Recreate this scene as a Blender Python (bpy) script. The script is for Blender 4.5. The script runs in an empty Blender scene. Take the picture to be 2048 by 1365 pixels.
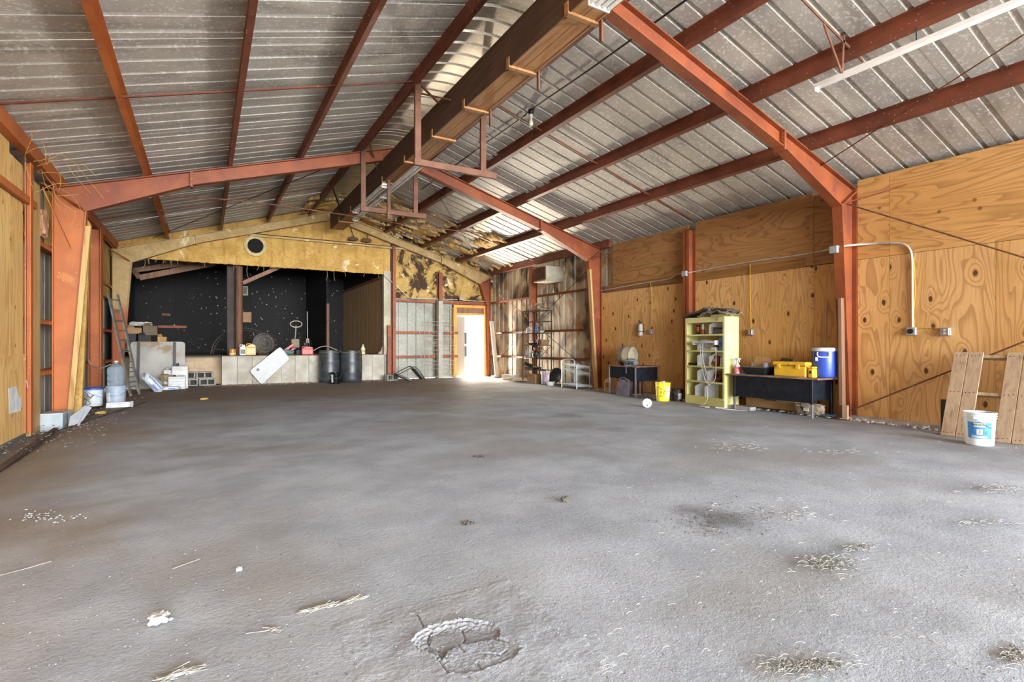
import bpy, math, random
from mathutils import Vector, Matrix, Euler, noise as mn
R = math.radians
random.seed(7)
S = bpy.context.scene
COL = S.collection

# ---------------------------------------------------------------- camera, light, exposure
F, TH, V0, H = 1065.5, 0.5232, 688.3, 1.15          # focal length in px (2048 wide), yaw, horizon row, eye height
CT, ST = math.cos(TH), math.sin(TH)
cam_d = bpy.data.cameras.new('camera'); cam = bpy.data.objects.new('camera', cam_d); COL.objects.link(cam)
cam.location = (0, 0, H); cam.rotation_euler = (R(90), 0, -TH)
cam_d.sensor_width = 36; cam_d.lens = F / 2048 * 36
cam_d.shift_y = (V0 - 682.5) / 2048
cam_d.clip_end = 300
S.camera = cam

w = bpy.data.worlds.new('sky'); S.world = w; w.use_nodes = True
wb = w.node_tree.nodes['Background']
wb.inputs['Color'].default_value = (0.86, 0.93, 1.0, 1); wb.inputs['Strength'].default_value = 1.5

def lamp(name, kind, loc, rot, energy, color, size=None, size_y=None):
    d = bpy.data.lights.new(name, kind); d.energy = energy; d.color = color
    if kind == 'AREA':
        d.shape = 'RECTANGLE'; d.size = size; d.size_y = size_y
    o = bpy.data.objects.new(name, d); COL.objects.link(o); o.location = loc; o.rotation_euler = rot
    return o
# daylight of the open front end behind the camera
lamp('front_daylight', 'AREA', (2.8, -15.0, 3.4), (R(92), 0, R(0)), 2700, (0.92, 0.96, 1.0), 16, 6.0).data.spread = R(80)
# daylight of the open side door in the right wall, just behind the camera
lamp('side_daylight', 'AREA', (12.5, -1.6, .9), (R(90), 0, R(90)), 2000, (0.97, 0.97, 0.98), 4.2, 1.6).rotation_euler = Vector((-1, .42, .22)).to_track_quat('-Z', 'Y').to_euler()
# bright yard outside the back door, and the sun coming in through it
lamp('doorway_daylight', 'AREA', (7.5, 18.7, .7), (0, 0, 0), 8500, (1.0, 0.87, 0.69), 2.6, 2.0).rotation_euler = Vector((.12, -1, .55)).to_track_quat('-Z', 'Y').to_euler()
sun = lamp('sun', 'SUN', (0, 0, 20), (0, 0, 0), 7.0, (1.0, 0.93, 0.8))
sun.rotation_euler = Vector((0.20, -1.0, -0.78)).to_track_quat('-Z', 'Y').to_euler()
sun.data.angle = R(0.6)
S.view_settings.view_transform = 'Standard'; S.view_settings.look = 'None'
S.view_settings.exposure = 0.60; S.view_settings.gamma = 1; S.view_settings.use_curve_mapping = False

# ---------------------------------------------------------------- measuring helpers (photo px -> metres on a known plane)
def onY(u, v, Y):
    t = (u - 1024) / F; X = Y * (ST + t * CT) / (CT - t * ST); d = X * ST + Y * CT
    return Vector((X, Y, H + (V0 - v) * d / F))
def onX(u, v, X):
    t = (u - 1024) / F; Y = X * (CT - t * ST) / (ST + t * CT); d = X * ST + Y * CT
    return Vector((X, Y, H + (V0 - v) * d / F))
def onZ(u, v, Z=0.0):
    d = F * (H - Z) / (v - V0); l = (u - 1024) / F * d
    return Vector((d * ST + l * CT, d * CT - l * ST, Z))

# ---------------------------------------------------------------- mesh helpers
class MB:
    def __init__(s): s.v = []; s.f = []; s.sm = []
    def add(s, vs, fs, smooth=False):
        b = len(s.v); s.v += [tuple(q) for q in vs]
        for f in fs: s.f.append([b + i for i in f]); s.sm.append(smooth)
        return s
    def box(s, x0, x1, y0, y1, z0, z1, M=None):
        vs = [Vector((x, y, z)) for z in (z0, z1) for y in (y0, y1) for x in (x0, x1)]
        if M: vs = [M @ q for q in vs]
        return s.add(vs, [(0, 2, 3, 1), (4, 5, 7, 6), (0, 1, 5, 4), (2, 6, 7, 3), (0, 4, 6, 2), (1, 3, 7, 5)])
    def bbox(s, x0, x1, y0, y1, z0, z1, b=.008, M=None):   # box with chamfered edges
        vs = []; fs = []
        X, Y, Z = (x0, x1), (y0, y1), (z0, z1); sg = (1, -1)
        idx = {}
        for i in (0, 1):
            for j in (0, 1):
                for k in (0, 1):
                    for a in range(3):
                        q = [X[i] + (0 if a == 0 else b * sg[i]), Y[j] + (0 if a == 1 else b * sg[j]), Z[k] + (0 if a == 2 else b * sg[k])]
                        idx[i, j, k, a] = len(vs); vs.append(Vector(q))
        for i in (0, 1): fs.append([idx[i, j, k, 0] for j, k in ((0, 0), (1, 0), (1, 1), (0, 1))][::(1 if i else -1)])
        for j in (0, 1): fs.append([idx[i, j, k, 1] for i, k in ((0, 0), (1, 0), (1, 1), (0, 1))][::(-1 if j else 1)])
        for k in (0, 1): fs.append([idx[i, j, k, 2] for i, j in ((0, 0), (1, 0), (1, 1), (0, 1))][::(1 if k else -1)])
        for j in (0, 1):
            for k in (0, 1): fs.append([idx[0, j, k, 1], idx[1, j, k, 1], idx[1, j, k, 2], idx[0, j, k, 2]][::(1 if j == k else -1)])
        for i in (0, 1):
            for k in (0, 1): fs.append([idx[i, 0, k, 0], idx[i, 1, k, 0], idx[i, 1, k, 2], idx[i, 0, k, 2]][::(-1 if i == k else 1)])
        for i in (0, 1):
            for j in (0, 1): fs.append([idx[i, j, 0, 0], idx[i, j, 1, 0], idx[i, j, 1, 1], idx[i, j, 0, 1]][::(1 if i == j else -1)])
        for i in (0, 1):
            for j in (0, 1):
                for k in (0, 1): fs.append([idx[i, j, k, 0], idx[i, j, k, 1], idx[i, j, k, 2]][::(1 if (i + j + k) % 2 else -1)])
        if M: vs = [M @ q for q in vs]
        return s.add(vs, fs)
    def beam(s, p, q, w, h, up=(0, 0, 1)):                 # box from p to q, w wide, h along 'up'
        p = Vector(p); q = Vector(q); d = (q - p).normalized(); up = Vector(up)
        a = d.cross(up).normalized() * (w / 2); b = a.cross(d).normalized() * (h / 2)
        vs = [e + sa * a + sb * b for e in (p, q) for sa, sb in ((-1, -1), (1, -1), (1, 1), (-1, 1))]
        return s.add(vs, [(0, 1, 2, 3), (7, 6, 5, 4), (0, 4, 5, 1), (1, 5, 6, 2), (2, 6, 7, 3), (3, 7, 4, 0)])
    def tube(s, pts, r, n=8, closed=False, r2=None):
        pts = [Vector(p) for p in pts]; m = len(pts); rings = []
        prev = None
        for i, p in enumerate(pts):
            if closed: d = pts[(i + 1) % m] - pts[i - 1]
            else: d = pts[min(i + 1, m - 1)] - pts[max(i - 1, 0)]
            d.normalize()
            if prev is None:
                a = d.orthogonal().normalized()
            else:
                a = (prev - d * prev.dot(d)).normalized()
            prev = a; b = d.cross(a)
            rr = r if r2 is None else r + (r2 - r) * i / (m - 1)
            rings.append([p + rr * (math.cos(2 * math.pi * k / n) * a + math.sin(2 * math.pi * k / n) * b) for k in range(n)])
        vs = [q for rg in rings for q in rg]; fs = []
        for i in range(m if closed else m - 1):
            j = (i + 1) % m
            for k in range(n):
                l = (k + 1) % n; fs.append((i * n + k, i * n + l, j * n + l, j * n + k))
        if not closed: fs += [tuple(range(n))[::-1], tuple(range((m - 1) * n, m * n))]
        return s.add(vs, fs, True)
    def lathe(s, prof, n=24, M=None):
        vs = []; fs = []
        for r, z in prof:
            for k in range(n):
                a = 2 * math.pi * k / n; vs.append(Vector((r * math.cos(a), r * math.sin(a), z)))
        m = len(prof)
        for i in range(m - 1):
            for k in range(n):
                l = (k + 1) % n; fs.append((i * n + k, i * n + l, (i + 1) * n + l, (i + 1) * n + k))
        if prof[0][0] > 1e-5: fs.append(tuple(range(n))[::-1])
        if prof[-1][0] > 1e-5: fs.append(tuple(range((m - 1) * n, m * n)))
        if M: vs = [M @ q for q in vs]
        return s.add(vs, fs, True)
    def prism(s, poly, o, a, b, th):                       # 2-D polygon (a,b axes from o) with thickness vector th
        o, a, b, th = Vector(o), Vector(a), Vector(b), Vector(th); n = len(poly)
        p0 = [o + x * a + y * b for x, y in poly]; vs = p0 + [q + th for q in p0]
        fs = [tuple(range(n))[::-1], tuple(range(n, 2 * n))] + [(i, (i + 1) % n, n + (i + 1) % n, n + i) for i in range(n)]
        return s.add(vs, fs)
    def build(s, name, mat, parent=None, off=None, smooth=None):
        me = bpy.data.meshes.new(name)
        vs = s.v if off is None else [(x - off[0], y - off[1], z - off[2]) for x, y, z in s.v]
        me.from_pydata(vs, [], s.f); me.materials.append(mat)
        me.polygons.foreach_set('use_smooth', s.sm if smooth is None else [smooth] * len(s.f))
        if any(s.sm) or smooth:
            try: me.set_sharp_from_angle(angle=R(38))
            except Exception: pass
        me.update()
        o = bpy.data.objects.new(name, me); COL.objects.link(o); o.parent = parent
        return o

def link(name, me, parent=None):
    o = bpy.data.objects.new(name, me); COL.objects.link(o); o.parent = parent; return o
def empty(name, loc=(0, 0, 0), rz=0.0):
    o = bpy.data.objects.new(name, None); COL.objects.link(o); o.location = loc; o.rotation_euler = (0, 0, rz)
    o.empty_display_size = .1
    return o
def tag(o, label, cat, group=None, kind=None):
    o['label'] = label; o['category'] = cat
    if group: o['group'] = group
    if kind: o['kind'] = kind
    return o
def thing(name, label, cat, loc=(0, 0, 0), rz=0.0, group=None): return tag(empty(name, loc, rz), label, cat, group)
def struct(name, loc=(0, 0, 0)):
    o = empty(name, loc); o['kind'] = 'structure'; return o
def copy_tree(o, parent=None):
    c = o.copy(); COL.objects.link(c); c.parent = parent
    for ch in o.children: copy_tree(ch, c)
    return c

# ---------------------------------------------------------------- materials
def C(h, k=1.0):
    h = h.lstrip('#'); o = []
    for i in (0, 2, 4):
        x = int(h[i:i + 2], 16) / 255; o.append((x / 12.92 if x <= .04045 else ((x + .055) / 1.055) ** 2.4) * k)
    return (*o, 1)
class NT:
    def __init__(s, name):
        s.m = bpy.data.materials.new(name); s.m.use_nodes = True; s.t = s.m.node_tree; s.b = s.t.nodes['Principled BSDF']
        tc = s.t.nodes.new('ShaderNodeTexCoord'); oi = s.t.nodes.new('ShaderNodeObjectInfo')
        s.rnd = oi.outputs['Random']
        k = s.math('MULTIPLY', s.rnd, 37.0)
        cx = s.n('ShaderNodeCombineXYZ', {0: k, 1: k, 2: k})
        s.raw = tc.outputs['Object']
        s.co = s.vm('ADD', s.raw, cx.outputs[0])
    def n(s, kind, ins=None, **props):
        nd = s.t.nodes.new(kind)
        for k, v in props.items(): setattr(nd, k, v)
        for k, v in (ins or {}).items():
            if v is None: continue
            if isinstance(v, bpy.types.NodeSocket): s.t.links.new(v, nd.inputs[k])
            else: nd.inputs[k].default_value = v
        return nd
    def math(s, op, a, b=0.0, c=None, clamp=False):
        return s.n('ShaderNodeMath', {0: a, 1: b, **({2: c} if c is not None else {})}, operation=op, use_clamp=clamp).outputs[0]
    def vm(s, op, a, b): return s.n('ShaderNodeVectorMath', {0: a, 1: b}, operation=op).outputs[0]
    def scale(s, co, v): return s.vm('MULTIPLY', co, v)
    def noise(s, co, sc, det=4, dist=0.0, rough=.55):
        return s.n('ShaderNodeTexNoise', {'Vector': co, 'Scale': sc, 'Detail': det, 'Distortion': dist, 'Roughness': rough}).outputs['Fac']
    def vor(s, co, sc, out='Distance', rnd=1.0): return s.n('ShaderNodeTexVoronoi', {'Vector': co, 'Scale': sc, 'Randomness': rnd}).outputs[out]
    def ss(s, x, a, b): return s.n('ShaderNodeMapRange', {'Value': x, 'From Min': a, 'From Max': b}, interpolation_type='SMOOTHSTEP').outputs[0]
    def mix(s, f, a, b, mode='MIX'):
        nd = s.t.nodes.new('ShaderNodeMix'); nd.data_type = 'RGBA'; nd.blend_type = mode
        for i, v in ((0, f), (6, a), (7, b)):
            if isinstance(v, bpy.types.NodeSocket): s.t.links.new(v, nd.inputs[i])
            else: nd.inputs[i].default_value = v
        return nd.outputs[2]
    def bump(s, hgt, st, dist=.01, prev=None):
        return s.n('ShaderNodeBump', {'Height': hgt, 'Strength': st, 'Distance': dist, 'Normal': prev}).outputs[0]
    def out(s, col=None, rough=.7, metal=0.0, bump=None, spec=None):
        for k, v in (('Base Color', col), ('Roughness', rough), ('Metallic', metal), ('Normal', bump), ('Specular IOR Level', spec)):
            if v is None: continue
            if isinstance(v, bpy.types.NodeSocket): s.t.links.new(v, s.b.inputs[k])
            else: s.b.inputs[k].default_value = v
        return s.m

def gen(name, c1, c2, sc=3.0, rough=.7, metal=0.0, bs=.25, bsc=40.0, stretch=(1, 1, 1), stain=None, st_sc=1.2, st=(.55, .7), spots=None, sp_sc=14, sp_r=.12, bdist=.004):
    m = NT(name); co = m.scale(m.co, stretch)
    col = m.mix(m.ss(m.noise(co, sc, 6), .3, .7), C(c1), C(c2))
    if stain: col = m.mix(m.ss(m.noise(m.co, st_sc, 5, .4), *st), col, C(stain))
    if spots:
        d = m.vor(m.co, sp_sc); k = m.ss(m.noise(m.co, 2.0, 2), .45, .6)
        col = m.mix(m.math('MULTIPLY', m.ss(d, sp_r, sp_r * .6), k), col, C(spots))
    bp = m.bump(m.noise(co, bsc, 5), bs, bdist) if bs else None
    return m.out(col, rough, metal, bp)
def plain(name, c, rough=.5, metal=0.0, var=.12):
    m = NT(name); k = m.noise(m.co, 9.0, 4)
    a = C(c); d = tuple(x * (1 - var * 2.2) for x in a[:3]) + (1,)
    return m.out(m.mix(m.ss(k, .25, .75), d, a), rough, metal, m.bump(m.noise(m.co, 90, 3), .08, .002))

red = gen('red_oxide_paint', '#8f4a22', '#78391c', 2.5, .6, 0, .12, 30, stain='#6e3526', st_sc=1.6, spots='#d8cbb8', sp_sc=22, sp_r=.10)
redL = gen('dusty_warm_lit_red_paint', '#b5662e', '#a05426', 2.0, .62, 0, .12, 30, stain='#c98a45', st_sc=1.1, st=(.58, .75), spots='#e2cf9e', sp_sc=16, sp_r=.10)  # red paint shifted to orange: dust and warm light put into the colour
reddk = gen('dark_red_purlin_paint', '#7b422a', '#5f3121', 3.0, .55, 0, .1, 30, spots='#e8e2d6', sp_sc=20, sp_r=.13)
brn = gen('brown_painted_timber', '#6f4630', '#593723', 6, .7, 0, .3, 60, (1, 1, 1), spots='#2c1a12', sp_sc=12, sp_r=.1)

def galv(name, a, b, stain, rough=.5, metal=.55, fleck=.5):
    m = NT(name)
    sp = m.n('ShaderNodeTexVoronoi', {'Vector': m.co, 'Scale': 38.0}).outputs['Color']
    g = m.n('ShaderNodeSeparateColor', {0: sp}).outputs[0]
    col = m.mix(m.ss(m.noise(m.co, 1.1, 5), .35, .7), C(a), C(b))
    col = m.mix(m.math('MULTIPLY', m.ss(m.noise(m.scale(m.co, (1, 3, 1)), .8, 5, .5), .52, .72), .75), col, C(stain))
    col = m.mix(m.math('MULTIPLY', m.ss(g, .72, 1.0), fleck), col, (.85, .85, .85, 1))
    col = m.mix(m.math('MULTIPLY', m.ss(m.noise(m.co, 60, 2), .62, .72), .45), col, (.9, .88, .84, 1))
    r = m.math('ADD', m.math('MULTIPLY', g, .18), rough - .08)
    return m.out(col, r, metal, m.bump(m.noise(m.co, 30, 3), .12, .004))
roofm = galv('galvanised_roof_sheet', '#c0bbb0', '#aaa59c', '#8d877c', .6, .12, .45)
sidem = galv('galvanised_wall_sheet', '#b5b3a4', '#a5a598', '#7b7467', .6, .15, .2)

def sooty():
    m = NT('scorched_wall_sheet')
    big = m.noise(m.scale(m.raw, (1, 1.0, .8)), 1.1, 5, .8)
    st = m.noise(m.scale(m.co, (9, 9, .7)), 1.0, 4)
    col = m.mix(m.ss(st, .35, .65), C('#b9ab92'), C('#d9cdb2'))
    col = m.mix(m.ss(big, .44, .62), col, C('#5c5146'))
    col = m.mix(m.math('MULTIPLY', m.ss(m.noise(m.scale(m.raw, (1, 2, 1)), 1.7, 4, .5), .56, .64), .8), col, C('#b58344'))
    return m.out(col, .6, .15, m.bump(m.noise(m.co, 40, 4), .15, .004))
sootm = sooty()

def plywood(name, a, b, line, horiz=False, knots=True, dark=None):
    m = NT(name)
    sep = m.n('ShaderNodeSeparateXYZ', {0: m.co})
    ac = m.math('ADD', sep.outputs[0], sep.outputs[1]); z = sep.outputs[2]
    if horiz: ac, z = z, ac
    co = m.n('ShaderNodeCombineXYZ', {0: ac, 1: z, 2: m.rnd}).outputs[0]
    kd = m.n('ShaderNodeTexVoronoi', {'Vector': m.vm('ADD', m.scale(co, (2.6, 1.5, 1)), m.vm('MULTIPLY', co, (0, 0, 0))), 'Scale': 1.0}, voronoi_dimensions='2D').outputs['Distance']
    bulge = m.math('MULTIPLY', m.ss(kd, .35, 0.0), .14 if knots else 0.0)
    f = m.math('ADD', m.noise(m.scale(co, (2.2, .34, 1)), 1.0, 2, .5), bulge)
    fr = m.math('FRACT', m.math('MULTIPLY', f, 17.0))
    ln = m.math('MULTIPLY', m.ss(fr, .45, .95), m.ss(fr, 1.0, .96))
    fine = m.noise(m.scale(co, (60, 2.5, 1)), 1.0, 3)
    col = m.mix(m.ss(m.noise(m.scale(co, (1.3, .5, 1)), 1.0, 3), .3, .7), C(a), C(b))
    col = m.mix(m.math('MULTIPLY', ln, .62), col, C(line))
    col = m.mix(m.math('MULTIPLY', m.ss(fine, .45, .7), .28), col, C(line))
    if dark: col = m.mix(m.ss(m.noise(m.co, .9, 4, .5), .55, .8), col, C(dark))
    if knots:
        kk = m.math('MULTIPLY', m.ss(kd, .085, .045), m.ss(m.noise(co, 1.3, 1), .36, .42))
        col = m.mix(kk, col, C('#4a2615'))
    else:
        kk = m.math('MULTIPLY', m.ss(m.n('ShaderNodeTexVoronoi', {'Vector': co, 'Scale': 1.6}, voronoi_dimensions='2D').outputs['Distance'], .05, .03), .7); col = m.mix(kk, col, C('#5f3a1e'))
    sp = m.ss(m.vor(m.co, 9.0), .06, .04)
    col = m.mix(m.math('MULTIPLY', sp, m.ss(m.noise(m.co, .7, 1), .55, .6)), col, C('#e9dcc3'))
    tint = m.math('MULTIPLY', m.rnd, .18)
    col = m.mix(tint, col, C(line))
    return m.out(col, .55, 0, m.bump(m.math('ADD', ln, fine), .12, .002))
plyv = plywood('plywood_upright_grain', '#d8aa70', '#cd9c5c', '#9f6e3c')
plyh = plywood('plywood_level_grain', '#cf9d5e', '#c28f50', '#966838', True, False)
plyd = plywood('plywood_aged_level_grain', '#ad7f4f', '#9d6f40', '#73502c', True, False)
plyl = plywood('plywood_pale_left_wall', '#e0ba78', '#d6ab66', '#b08242', False, False, '#bd9c6c')

def timber(name, a, b, ln, axis=2, sc=1.0):
    m = NT(name); st = [22, 22, 22]; st[axis] = 1.1
    g = m.noise(m.scale(m.co, tuple(st)), 1.0 * sc, 4, .3)
    col = m.mix(m.ss(g, .3, .7), C(a), C(b)); col = m.mix(m.math('MULTIPLY', m.ss(g, .58, .72), .6), col, C(ln))
    col = m.mix(m.ss(m.vor(m.scale(m.co, (1, 1, 1)), 3.5), .06, .03), col, C('#4b3020'))
    col = m.mix(m.math('MULTIPLY', m.ss(m.noise(m.co, 1.3, 4), .5, .75), .4), col, C(ln))
    return m.out(col, .75, 0, m.bump(g, .25, .003))
palletw = timber('weathered_pallet_wood', '#b59a7c', '#a1876b', '#80684f', 2)
postw = timber('old_tan_post_wood', '#c4a068', '#ad854c', '#7f5a33', 2)
postbw = timber('brown_grey_post_wood', '#8d6a50', '#775540', '#4f3828', 2)
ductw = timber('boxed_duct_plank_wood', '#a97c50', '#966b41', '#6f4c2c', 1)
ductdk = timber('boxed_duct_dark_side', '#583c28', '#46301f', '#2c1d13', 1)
doorw = timber('golden_door_frame_wood', '#d6a255', '#c08a3f', '#8e6027', 2)
greyw = timber('pale_grey_plank_wood', '#cdbfa4', '#b8a88c', '#8f7f68', 2)

def foam(name, a, b, c, char=None, lo=.5):
    m = NT(name)
    n1 = m.noise(m.raw, 3.0, 6, .6); v = m.vor(m.raw, 24)
    col = m.mix(m.ss(n1, .3, .7), C(a), C(b)); col = m.mix(m.math('MULTIPLY', m.ss(m.noise(m.raw, 20, 4), .5, .7), .5), col, C(c))
    if char:
        ch = m.ss(m.noise(m.raw, 1.5, 7, 1.0, .7), lo, lo + .1); col = m.mix(ch, col, C(char))
        col = m.mix(m.ss(m.noise(m.raw, 2.3, 6, .8), .62, .68), col, C('#d9c79c'))
    h = m.math('ADD', m.math('MULTIPLY', n1, 1.2), m.math('MULTIPLY', m.noise(m.raw, 16, 6, .5, .7), .6))
    return m.out(col, .9, 0, m.bump(h, .7, .03))
foamy = foam('yellow_spray_foam', '#c59f57', '#ad8542', '#86622d', '#9b7640', .58)
foamch = foam('charred_spray_foam', '#c0a05e', '#a98849', '#6f5228', '#3f2b1b', .46)
foamdusty = foam('foam_coated_rafter', '#bba070', '#a48858', '#776041', '#5a432b', .62)

def blackpaint():
    m = NT('black_paint_with_specks')
    k = m.ss(m.noise(m.raw, .55, 3), .42, .62)
    sp = m.math('MULTIPLY', m.ss(m.vor(m.raw, 5.2), .145, .105), k)
    sp2 = m.math('MULTIPLY', m.ss(m.vor(m.raw, 11.0), .15, .11), m.ss(m.noise(m.raw, .8, 3), .52, .62))
    col = m.mix(m.noise(m.raw, 1.2, 5), C('#0b0a0a'), C('#15110f'))
    col = m.mix(sp, col, C('#a89c88')); col = m.mix(sp2, col, C('#8a7c68'))
    return m.out(col, .8, 0, m.bump(m.noise(m.raw, 20, 3), .2, .004))
blackm = blackpaint()

def concrete():
    m = NT('dusty_concrete_floor')
    P = m.raw
    n1 = m.noise(P, .45, 6, .3); n2 = m.noise(P, 1.6, 7, .15, .6); n3 = m.noise(P, 42, 5, 0, .65); n4 = m.noise(P, 130, 4, 0, .7)
    col = m.mix(m.ss(n2, .3, .72), C('#a0a4aa'), C('#898d94'))
    col = m.mix(m.math('MULTIPLY', m.ss(n1, .46, .62), .55), col, C('#817c74'))
    # brown dirt drifted over the slab towards the stage and the left wall
    sep = m.n('ShaderNodeSeparateXYZ', {0: P})
    yy = m.math('ADD', sep.outputs[1], m.math('MULTIPLY', m.noise(P, .35, 5, .5), 7.0))
    xx = m.math('SUBTRACT', m.math('ADD', sep.outputs[0], 0.0), m.math('MULTIPLY', n1, 3.0))
    dirt = m.math('MULTIPLY', m.ss(yy, 11.5, 17.5), m.ss(xx, 6.2, 3.2))
    col = m.mix(m.math('MULTIPLY', dirt, .85), col, C('#75634f'))
    lf = m.math('MULTIPLY', m.ss(xx, -1.9, -3.0), .7)
    col = m.mix(lf, col, C('#7c6b58'))
    col = m.mix(m.math('MULTIPLY', m.ss(n3, .52, .7), .35), col, C('#74767b'))
    col = m.mix(m.math('MULTIPLY', m.ss(n4, .58, .74), .35), col, C('#c2c4c8'))
    col = m.mix(m.math('MULTIPLY', m.ss(n4, .42, .28), .5), col, C('#505257'))
    for cx, cy, r, s in STAINS:
        dv = m.vm('SUBTRACT', P, (cx, cy, 0)); ln = m.n('ShaderNodeVectorMath', {0: dv}, operation='LENGTH').outputs['Value']
        d = m.math('ADD', ln, m.math('MULTIPLY', m.noise(P, 5.0, 5, .5), r * 1.1))
        col = m.mix(m.math('MULTIPLY', m.ss(d, r * 1.55, r * .7), s), col, C('#4c4743'))
    pit = m.ss(m.vor(P, 6.5), .07, .02)
    hh = m.math('ADD', m.math('MULTIPLY', n3, .8), m.math('MULTIPLY', n4, .45)); hh = m.math('ADD', hh, m.math('MULTIPLY', m.noise(P, 19, 3), .22))
    hh = m.math('SUBTRACT', hh, m.math('MULTIPLY', pit, .5))
    b1 = m.bump(n2, .3, .03); b2 = m.bump(hh, .65, .014, b1)
    return m.out(col, m.math('ADD', m.math('MULTIPLY', n2, .2), .68), 0, b2, .3)
def st(u, v, r, s): p = onZ(u, v); return (round(p.x, 2), round(p.y, 2), r, s)
STAINS = (st(1450, 1035, .26, .5), st(957, 912, .10, .85), st(935, 1046, .06, .9), st(1380, 1020, .2, .5), st(1130, 830, .45, .45), st(590, 800, .5, .4), st(1230, 860, .3, .4))
concm = concrete()

# ================================================================ the shell
XR, XL, YA, YB, YC, YD = 8.766, -2.031, 4.558, 10.686, 16.775, 22.9
XM = (XR + XL) / 2; YW = 16.9; Y_0 = -3.6
def zr(x): return 5.16 - .2974 * abs(x - XM)           # top of rafters
def zroof(x):
    d = abs(x - XM)
    return 5.36 - .2974 * (d if d > .5 else d * d + .25)

# floor: uneven slab
def fz(x, y):
    z = .010 * mn.noise(Vector((x * .9, y * .9, 0))) + .005 * mn.noise(Vector((x * 3.1, y * 3.1, 4))) + .0035 * mn.noise(Vector((x * 9, y * 9, 9))) - .004
    if x < -1.55: z -= min(.09, (-1.55 - x) * .4)
    return z
_pc = onZ(935, 1290); PX0, PX1, PY0, PY1 = _pc.x - .34, _pc.x + .34, _pc.y - .30, _pc.y + .34
def floor():
    m = MB(); xs = [-2.3 + i * .09 for i in range(126)]; ys = [Y_0 - 6 + .3 * i for i in range(30)]; y = ys[-1]
    while y < 17.2: y += .085 if y < 7 else .2; ys.append(y)
    for yy in ys:
        for x in xs:
            m.v.append((x, yy, fz(x, yy)))
    n = len(xs)
    for j in range(len(ys) - 1):
        for i in range(n - 1):
            if all(PX0 < m.v[k][0] < PX1 and PY0 < m.v[k][1] < PY1 for k in (j * n + i, (j + 1) * n + i + 1)): continue
            a = j * n + i; m.f.append((a, a + 1, a + n + 1, a + n)); m.sm.append(True)
    o = m.build('floor', concm); o['kind'] = 'structure'
floor()
# broken crust: a shallow crater with cracked plates, modelled as a fine height field set into the slab
def crust_patch(fl):
    K = lambda ps: [(760 + x / 5.69, 1180 + y / 5.69) for x, y in ps]
    outer = K([(340, 580), (420, 480), (560, 400), (740, 350), (980, 310), (1240, 340), (1380, 430), (1370, 520), (1480, 560), (1620, 640), (1600, 700), (1500, 770), (1150, 910), (900, 950), (770, 940), (700, 880), (640, 780), (600, 740), (400, 670)])
    plate = K([(560, 600), (600, 490), (920, 430), (1280, 460), (1320, 520), (940, 590), (740, 680)])
    rough = K([(940, 592), (1320, 522), (1620, 650), (1500, 770), (1150, 910), (900, 950), (765, 930), (700, 800), (765, 690), (860, 625)])
    cracks = [K(c) for c in ([(930, 410), (970, 520), (935, 590), (780, 670), (700, 720), (640, 770), (700, 850), (770, 940)], [(935, 590), (1100, 560), (1280, 515), (1420, 560)], [(890, 610), (960, 690)], [(560, 600), (640, 630), (700, 660), (740, 700)], [(560, 600), (480, 640), (560, 690)], [(1180, 700), (1370, 715), (1450, 660)], [(1110, 820), (1150, 880)], [(350, 200), (440, 300), (490, 410)], [(560, 470), (540, 540), (560, 600)])]
    def ins(p, poly):
        c = False; n = len(poly)
        for i in range(n):
            (x1, y1), (x2, y2) = poly[i], poly[(i + 1) % n]
            if (y1 > p[1]) != (y2 > p[1]) and p[0] < (x2 - x1) * (p[1] - y1) / (y2 - y1) + x1: c = not c
        return c
    def dseg(p, a, b):
        dx, dy = b[0] - a[0], b[1] - a[1]; t = max(0, min(1, ((p[0] - a[0]) * dx + (p[1] - a[1]) * dy) / (dx * dx + dy * dy))); return math.hypot(p[0] - a[0] - t * dx, (p[1] - a[1] - t * dy))
    def dpoly(p, ps, cl=True): return min(dseg(p, ps[i], ps[(i + 1) % len(ps)]) for i in range(len(ps) if cl else len(ps) - 1))
    m = MB(); x0, x1, y0, y1 = PX0 - .1, PX1 + .1, PY0 - .1, PY1 + .1; st_ = .0042; nx, ny = int((x1 - x0) / st_), int((y1 - y0) / st_)
    for i in range(nx + 1):
        for j in range(ny + 1):
            x, y = x0 + (x1 - x0) * i / nx, y0 + (y1 - y0) * j / ny; d = x * ST + y * CT
            p = (1024 + F * (x * CT - y * ST) / d + 1.6 * mn.noise(Vector((x * 60, y * 60, 0))), V0 + F * H / d + 1.6 * mn.noise(Vector((x * 60, y * 60, 7))))
            e = min(i, j, nx - i, ny - j) * st_; z = .0012 - .004 * max(0, 1 - e / .03) + .0012 * mn.noise(Vector((x * 45, y * 45, 3)))
            if 800 < p[0] < 1060 and 1212 < p[1] < 1360:
                do = dpoly(p, outer); io = ins(p, outer)
                if not io and do < 10: z += .0012 * (1 - do / 10) * (1 + mn.noise(Vector((x * 90, y * 90, 0))))
                if io:
                    if ins(p, rough): z += min(0, -.004 + .002 * mn.noise(Vector((x * 14, y * 14, 2)))) + .0022 * mn.noise(Vector((x * 170, y * 170, 0))) + .0015 * mn.noise(Vector((x * 80, y * 80, 5)))
                    elif ins(p, plate): z += -.012 + .0015 * mn.noise(Vector((x * 20, y * 20, 1)))
                    else:
                        k = min(1, do / 15); z += -.014 * k + .005 * mn.noise(Vector((x * 55, y * 110, 4))) + .004 * math.sin(do * 1.1) * (1 - k)
                for c in cracks:
                    dc = dpoly(p, c, False)
                    if dc < 2.2: z -= .009 * (1 - dc / 2.2)
            m.v.append((x, y, fz(x, y) + z))
    for i in range(nx):
        for j in range(ny):
            a = i * (ny + 1) + j; m.f.append((a, a + ny + 1, a + ny + 2, a + 1)); m.sm.append(True)
    o = m.build('broken_crust', concm, fl)
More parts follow.
